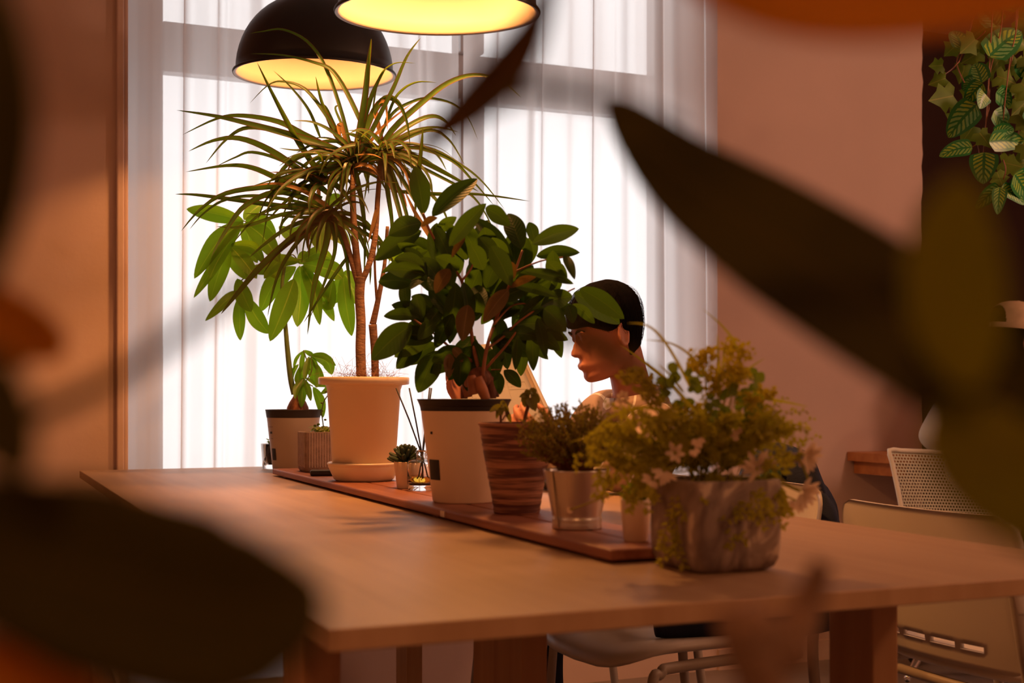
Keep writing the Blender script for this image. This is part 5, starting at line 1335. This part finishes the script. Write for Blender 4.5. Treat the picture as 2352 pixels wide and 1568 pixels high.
g2 = fused(skinned([[(pl2, (0.15, 0.12)), (pl2.lerp(nb2, 0.5), (0.15, 0.12)), (nb2 + V((0, 0, -0.07)), (0.14, 0.1)), (nb2, 0.07)], [(nb2 + V((0, 0, -0.08)), 0.09), (sa2, 0.07), (ea2.lerp(sa2, 0.45), 0.052), (ea2 + V((0, 0, 0.005)), 0.060), (ea2.lerp(wa2, 0.5), 0.048)], [(nb2 + V((0, 0, -0.08)), 0.09), (sb2, 0.07), (eb2, 0.056), (wb2, 0.045)]]), 0.009, 4)
g2.build('sweatshirt', M['white_cotton'], p2)
fused(skinned([[(pl2, 0.14), (pl2 + f2 * 0.12 + s2 * 0.09, 0.09), (pl2 + f2 * 0.42 + s2 * 0.1 , 0.07), (pl2 + f2 * 0.42 + s2 * 0.1 + V((0, 0, -0.42)), 0.05)], [(pl2, 0.14), (pl2 + f2 * 0.12 - s2 * 0.09, 0.09), (pl2 + f2 * 0.42 - s2 * 0.1, 0.07), (pl2 + f2 * 0.42 - s2 * 0.1 + V((0, 0, -0.42)), 0.05)]]), 0.012, 4).build('trousers', M['navy'], p2)
MB().loft([[H2 @ p for p in r] for r in head_rings(0.004, [q for q in HEADP if q[0] > -0.08 and q[0] < 0.11], fcut=lambda z: 0.005)]).build('hair', M['hair'], p2)
# cap: dome with an arched opening at the back, strap, button, peak
mb = MB(); n, m = 180, 60; vs = []; fs = []
for j in range(m + 1):
    th = (math.pi / 2) * j / m
    for i in range(n):
        a = 2 * math.pi * i / n
        vs.append(H2 @ V((0.092 * math.sin(th) ** 0.8 * math.cos(a), -0.004 + 0.117 * math.sin(th) ** 0.8 * math.sin(a), 0.030 + 0.098 * math.cos(th))))
for j in range(m):
    for i in range(n):
        a = 2 * math.pi * (i + 0.5) / n; da = abs(math.atan2(math.sin(a + math.pi / 2), math.cos(a + math.pi / 2))); zf = 1 - (j + 0.5) / m
        if j >= 2 and 0.12 < zf < 0.58 and (da / 0.62) ** 2 + ((zf - 0.12) / 0.46) ** 2 < 1: continue
        fs.append((j*n+i, j*n+(i+1)%n, (j+1)*n+(i+1)%n, (j+1)*n+i))
capo = mb.add(vs, fs).build('cap', M['tan_cap'], p2, mods=[('solid', 0.003)])
MB().ellipsoid(H2 @ V((0, -0.004, 0.1295)), (0.008, 0.008, 0.005)).build('cap_button', M['tan_cap'], capo)
MB().box((-0.016, -0.125, 0.032), (-0.006, -0.117, 0.044), H2).box((0.008, -0.1245, 0.032), (0.016, -0.117, 0.044), H2).build('strap_buckle', M['chrome'], capo, False)
mb = MB(); vs = []
for j in range(9):
    for i in range(21):
        a = math.pi * (0.12 + 0.76 * i / 20); rr = 1 + 0.62 * j / 8 * math.sin(a) ** 1.5
        vs.append(H2 @ V((0.092 * math.cos(a) * (1 + 0.05 * j / 8), 0.112 * math.sin(a) * rr, 0.030 - 0.010 * (j / 8) ** 2 - 0.012 * math.cos(a) ** 2 * j / 8)))
MB().add(vs, [(j*21+i, j*21+i+1, (j+1)*21+i+1, (j+1)*21+i) for j in range(8) for i in range(20)]).build('cap_peak', M['tan_cap'], capo, mods=[('solid', 0.003)])

# ---- perforated office chair below the person with the cap
oc = P(2205, 900, 3.92); oc.z = 0
t = thing('office_chair', 'pale office chair with a perforated mesh back and chrome base at the right edge', 'chair', oc)
def back_pt(u, v, off=0):
    z = zt(1031, 4.0) * (1 - v) + 0.36 * v - 0.020 * (1 - v) * (u * 0.5 + 0.5)
    hw = 0.196 - 0.050 * v ** 1.3 + 0.02 * (1 - v) ** 3
    return V((oc.x, oc.y, 0)) + RT * (u * hw) + TOCAM * (0.04 * (1 - u * u) * -1 + 0.03 * v + off) + V((0, 0, z))
mb = MB(); nu, nv = 24, 24
mb.add([back_pt(-1 + 2 * i / nu, j / nv) for j in range(nv + 1) for i in range(nu + 1)], [(j*(nu+1)+i, j*(nu+1)+i+1, (j+1)*(nu+1)+i+1, (j+1)*(nu+1)+i) for j in range(nv) for i in range(nu)],
    [((i / nu) * 40, (j / nv) * 42) for j in range(nv + 1) for i in range(nu + 1)])
mb.build('mesh_back', M['perforated'], t)
edge = [back_pt(-1, 1 - j / 12) for j in range(13)] + [back_pt(-1 + 2 * i / 12, 0) for i in range(1, 13)] + [back_pt(1, j / 12) for j in range(1, 13)]
MB().tube(edge, 0.0075, 10, 2).build('back_frame', M['white_cotton'], t)
sc2 = oc + RT * 0.02 + FW * 0.22
MB().ellipsoid(sc2 + V((0, 0, 0.405)), (0.22, 0.22, 0.03)).build('seat', M['white_cotton'], t)
MB().lathe(sc2, [(0.028, 0.12), (0.028, 0.39)], 20, True).build('column', M['chrome'], t)
for i in range(5):
    a = R(-90) - YAW + R(-38) + i * R(72); d = V((math.cos(a), math.sin(a), 0))
    lg = MB().tube([sc2 + V((0, 0, 0.17)), sc2 + d * 0.16 + V((0, 0, 0.14)), sc2 + d * 0.31 + V((0, 0, 0.07))], [0.017, 0.014, 0.010], 10, 5).build('base_leg', M['chrome'], t)
    MB().ellipsoid(sc2 + d * 0.31 + V((0, 0, 0.028)), (0.028, 0.028, 0.028)).build('caster', M['dark_plastic'], lg)
# counter with a bracket
k0 = P(2045, 1050, 4.36)
t = thing('counter', 'orange wooden counter end behind the perforated chair', 'counter', (k0.x + 0.8, 2.5, 0))
MB().box((k0.x, 2.36, TZ - 0.03), (4.6, WY - 0.004, TZ + 0.002)).build('counter_top', M['orange_wood'], t, False, [('bevel', 0.002, 2)])
MB().box((k0.x + 0.03, 2.38, TZ - 0.075), (k0.x + 0.065, WY - 0.004, TZ - 0.03)).build('bracket', M['orange_wood'], t, False)
MB().box((4.3, 2.38, 0), (4.36, WY - 0.02, TZ - 0.03)).build('leg', M['orange_wood'], t, False)

# ------------------------------------------------------------------ hanging plant at the right
D = 3.3; k = D / F
hp0 = P(2330, -330, D)
t = thing('hanging_plant', 'trailing variegated and ivy leaves hanging down at the upper right', 'hanging plant', hp0)
MB().lathe(hp0, [(0.001, -0.10), (0.07, -0.10), (0.10, 0.03), (0.104, 0.03), (0.104, 0.036), (0.096, 0.036), (0.09, 0.02), (0.001, 0.02)], 40).build('pot', M['white_plastic'], t)
mb = MB()
for q in range(3):
    a = q * 2.09; mb.tube([hp0 + V((0.098 * math.cos(a), 0.098 * math.sin(a), 0.03)), V((hp0.x, hp0.y, 2.655))], 0.0012, 5)
mb.build('cord', M['dark_plastic'], t)
st = MB(); vb = MB(); iv = MB(); random.seed(41)
top = lambda: hp0 + V((random.uniform(-0.08, 0.08), random.uniform(-0.08, 0.08), 0.02))
for pts in [[(2310,-100),(2300,60),(2275,160),(2272,240),(2262,300),(2262,345)],[(2330,-100),(2330,100),(2300,210),(2290,210)],[(2345,-100),(2335,60),(2318,150),(2300,330),(2310,390),(2296,430)],[(2280,-100),(2215,110),(2195,150),(2172,170)],[(2300,-80),(2270,60),(2200,130),(2215,190)],[(2380,-80),(2370,200),(2340,300),(2345,380)],[(2262,320),(2245,330),(2232,338)]]:
    a = P(pts[0][0], pts[0][1], D); st.tube([top(), a] + [P(x, y, D + random.uniform(-0.03, 0.03)) for x, y in pts[1:]], 0.0016, 6, 6)
for a, b, wd in [((2243,240),(2178,316),64),((2258,192),(2218,238),46),((2255,190),(2238,146),44),((2238,190),(2214,210),40),((2288,212),(2320,246),44),((2262,215),(2250,250),42),((2284,254),(2312,308),52),((2272,326),(2356,330),50),((2282,310),(2330,300),36),((2233,338),(2157,359),40),((2261,350),(2258,423),60),
    ((2330,400),(2362,462),62),((2345,398),(2330,440),48),((2298,430),(2240,480),40),((2297,430),(2291,493),34),((2300,432),(2354,470),36),((2272,130),(2345,72),72),((2290,60),(2250,20),60),((2350,130),(2380,200),60),((2210,115),(2190,70),50),((2300,20),(2340,-30),60),((2360,240),(2400,300),60)]:
    pxleaf(vb, [a, b], wd, D, HEART, 0.18, (random.uniform(-0.04, 0), random.uniform(-0.05, 0.03)), random.uniform(-0.4, 0.4), bend=0.006, seg=14, cross=9)
def ivyleaf(x, y, s, ang, dz):
    """five lobed leaf"""
    c = P(x, y, D + dz); u = RT * math.cos(ang) - V((0, 0, 1)) * math.sin(ang); v = RT * math.sin(ang) + V((0, 0, 1)) * math.cos(ang)
    tiltv = TOCAM * random.uniform(-0.4, 0.4)
    out = [(0, 0), (-0.15, 0.30), (0.0, 0.55), (0.25, 0.36), (0.45, 0.58), (0.62, 0.30), (1.05, 0), (0.62, -0.30), (0.45, -0.58), (0.25, -0.36), (0.0, -0.55), (-0.15, -0.30)]
    sc = s * k; ctr = c + u * 0.35 * sc + TOCAM * 0.10 * sc
    vs = [ctr] + [c + u * a * sc + v * b * sc + tiltv * a * sc - TOCAM * 0.12 * abs(b) * sc for a, b in out]
    uv = [(0.5, 0.4)] + [(0.5 + b * 0.5, max(0, a)) for a, b in out]
    m_ = len(out); iv.add(vs, [(0, 1 + i, 1 + (i + 1) % m_) for i in range(m_)], uv)
for x, y, s, a in [(2165,150,34,3.0),(2172,180,38,2.8),(2190,220,60,2.9),(2200,260,40,2.2),(2215,150,40,1.8),(2250,120,44,2.6),(2262,150,40,1.2),(2290,175,46,0.4),(2320,150,52,0.2),(2350,130,50,0.5),(2345,190,56,0.9),(2330,225,50,0.5),(2340,262,52,0.9),(2235,290,50,2.2),(2250,305,40,1.0),(2300,372,44,0.3),(2325,380,50,-0.2),(2290,395,40,1.3),(2350,330,50,0.9),(2345,300,44,0.6),(2275,100,50,3.0),(2240,90,50,2.4),(2320,90,50,0.3),(2200,100,44,2.4),(2280,50,60,2.5),(2340,40,60,0.4),(2230,200,36,2.0),(2310,200,36,1.5),(2370,160,50,1),(2380,260,50,1),(2300,130,44,2.2),(2355,235,44,2.4)]:
    ivyleaf(x, y, s * 1.05, a, random.uniform(-0.02, 0.07))
st.build('vine_stem', M['red_twig'], t); vb.build('variegated_leaves', M['variegated'], t)['kind'] = 'stuff'; iv.build('ivy_leaves', M['ivy'], t)['kind'] = 'stuff'

# ------------------------------------------------------------------ plants close to the camera
def fgleaf(t, pts, wpx, m, name='leaf', prof=None, roll=0.0, fold=0.15, seg=26):
    """pts: (px, py, depth)"""
    pts = [(x, y, d * 0.76) for x, y, d in pts]
    q = [P(x, y, d) for x, y, d in pts]; dm = sum(p[2] for p in pts) / len(pts)
    mb = MB(); mb.leaf(q, wpx / F * dm, prof or ovate(1.0, 0.7), TOCAM, fold, roll, seg, 9)
    return mb.build(name, M[m], t, mods=[('solid', 0.0006, 0)])
gp = P(1900, 1400, 0.55); gp.z = 0.0
t = thing('rubber_plant', 'blurred plant close to the camera, its big leaf slanting across the upper right', 'potted plant', gp)
fgleaf(t, [(1396, 226, 0.64), (1560, 395, 0.60), (1800, 565, 0.53), (2050, 735, 0.46), (2250, 915, 0.42), (2500, 1180, 0.38)], 315, 'fg_leaf', prof=ovate(0.95, 0.75))
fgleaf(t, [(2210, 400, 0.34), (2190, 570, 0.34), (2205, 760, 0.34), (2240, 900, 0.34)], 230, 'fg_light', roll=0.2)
fgleaf(t, [(2090, 800, 0.40), (2300, 885, 0.38), (2600, 930, 0.36)], 230, 'fg_leaf')
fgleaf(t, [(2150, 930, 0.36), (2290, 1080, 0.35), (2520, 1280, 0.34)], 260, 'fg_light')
fgleaf(t, [(1560, -60, 0.40), (1800, 5, 0.38), (2150, 10, 0.36), (2500, -10, 0.34)], 210, 'fg_brown', roll=-0.3)
fgleaf(t, [(955, 345, 0.46), (1070, 255, 0.45), (1160, 165, 0.43), (1225, 60, 0.42), (1280, -90, 0.40)], 110, 'fg_dull', prof=ovate(0.85, 0.8))
fgleaf(t, [(1120, 260, 0.36), (1230, 205, 0.36), (1400, 232, 0.36), (1600, 300, 0.37)], 40, 'fg_leaf')
fgleaf(t, [(1215, 770, 0.44), (1320, 770, 0.43), (1450, 840, 0.42), (1570, 940, 0.42)], 46, 'fg_leaf')
PD = lambda x, y, d: P(x, y, d * 0.76)
base = PD(1780, 1640, 0.48) + RT * 0.16; base.z = 0
mb = MB(); mb.tube([PD(1890, 1290, 0.50), PD(1850, 1400, 0.50), PD(1810, 1500, 0.49), PD(1785, 1640, 0.48), base + V((0, 0, 0.55)), base + V((0, 0, 0.3))], [0.003, 0.006, 0.0072, 0.0072, 0.0072], 10, 6)
mb.build('stem', M['bark'], t)
mb = MB()
mb.tube([base + V((0, 0, 0.30)), base + V((0.02, 0, 0.6)), PD(2500, 1700, 0.40), PD(2580, 1200, 0.37), PD(2580, 700, 0.36), PD(2560, 200, 0.35), PD(2490, -12, 0.34)], 0.0024, 8, 8)
mb.build('stem', M['bark'], t)
MB().lathe(base, [(0.001, 0), (0.11, 0), (0.14, 0.32), (0.145, 0.32), (0.145, 0.34), (0.13, 0.34), (0.128, 0.30), (0.001, 0.30)], 48).build('pot', M['cream_ceramic'], t)
gl = P(100, 1500, 0.45); gl.z = 0.0
t = thing('leafy_plant', 'blurred dark plant close to the camera, its broad leaf filling the lower left corner', 'potted plant', gl)
fgleaf(t, [(-420, 1110, 0.34), (-100, 1230, 0.33), (200, 1320, 0.32), (480, 1390, 0.315), (640, 1385, 0.31), (745, 1350, 0.31)], 440, 'fg_leaf', prof=lambda u: max(0.02, min(1, 0.4 + u * 1.5) * (1 - max(0, (u - 0.55) / 0.45) ** 1.7) ** 0.8 if u < 1 else 0.02))
fgleaf(t, [(-90, -150, 0.30), (-40, 250, 0.30), (-60, 700, 0.32)], 260, 'fg_leaf')
fgleaf(t, [(-200, 640, 0.42), (-60, 700, 0.42), (90, 790, 0.43), (110, 830, 0.43)], 150, 'fg_brown')
fgleaf(t, [(-160, 800, 0.30), (-40, 900, 0.3), (60, 1100, 0.3)], 200, 'fg_leaf')
fgleaf(t, [(-120, 1520, 0.36), (40, 1560, 0.36), (260, 1640, 0.36)], 170, 'fg_brown')
fgleaf(t, [(-70, 1010, 0.36), (150, 925, 0.33), (300, 845, 0.32), (450, 735, 0.31), (650, 590, 0.30), (850, 440, 0.30), (1020, 320, 0.30)], 62, 'fg_dull', prof=lambda u: 0.75 if u < 0.8 else max(0.02, 0.75 * (1 - ((u - 0.8) / 0.2) ** 2)))
base = PD(-180, 1800, 0.40) - RT * 0.12; base.z = 0
mb = MB(); mb.tube([PD(-60, 1000, 0.42), PD(-150, 1300, 0.40), PD(-180, 1800, 0.40), base + V((0, 0, 0.5)), base + V((0, 0, 0.3))], 0.0054, 10, 6); mb.build('stem', M['bark'], t)
mb = MB(); mb.tube([PD(-150, 1300, 0.40), PD(-420, 1080, 0.34), PD(-300, 600, 0.32), PD(-90, -150, 0.30)], 0.003, 8, 6); mb.build('stem', M['bark'], t)
MB().lathe(base, [(0.001, 0), (0.11, 0), (0.14, 0.32), (0.145, 0.32), (0.145, 0.34), (0.13, 0.34), (0.128, 0.30), (0.001, 0.30)], 48).build('pot', M['cream_ceramic'], t)
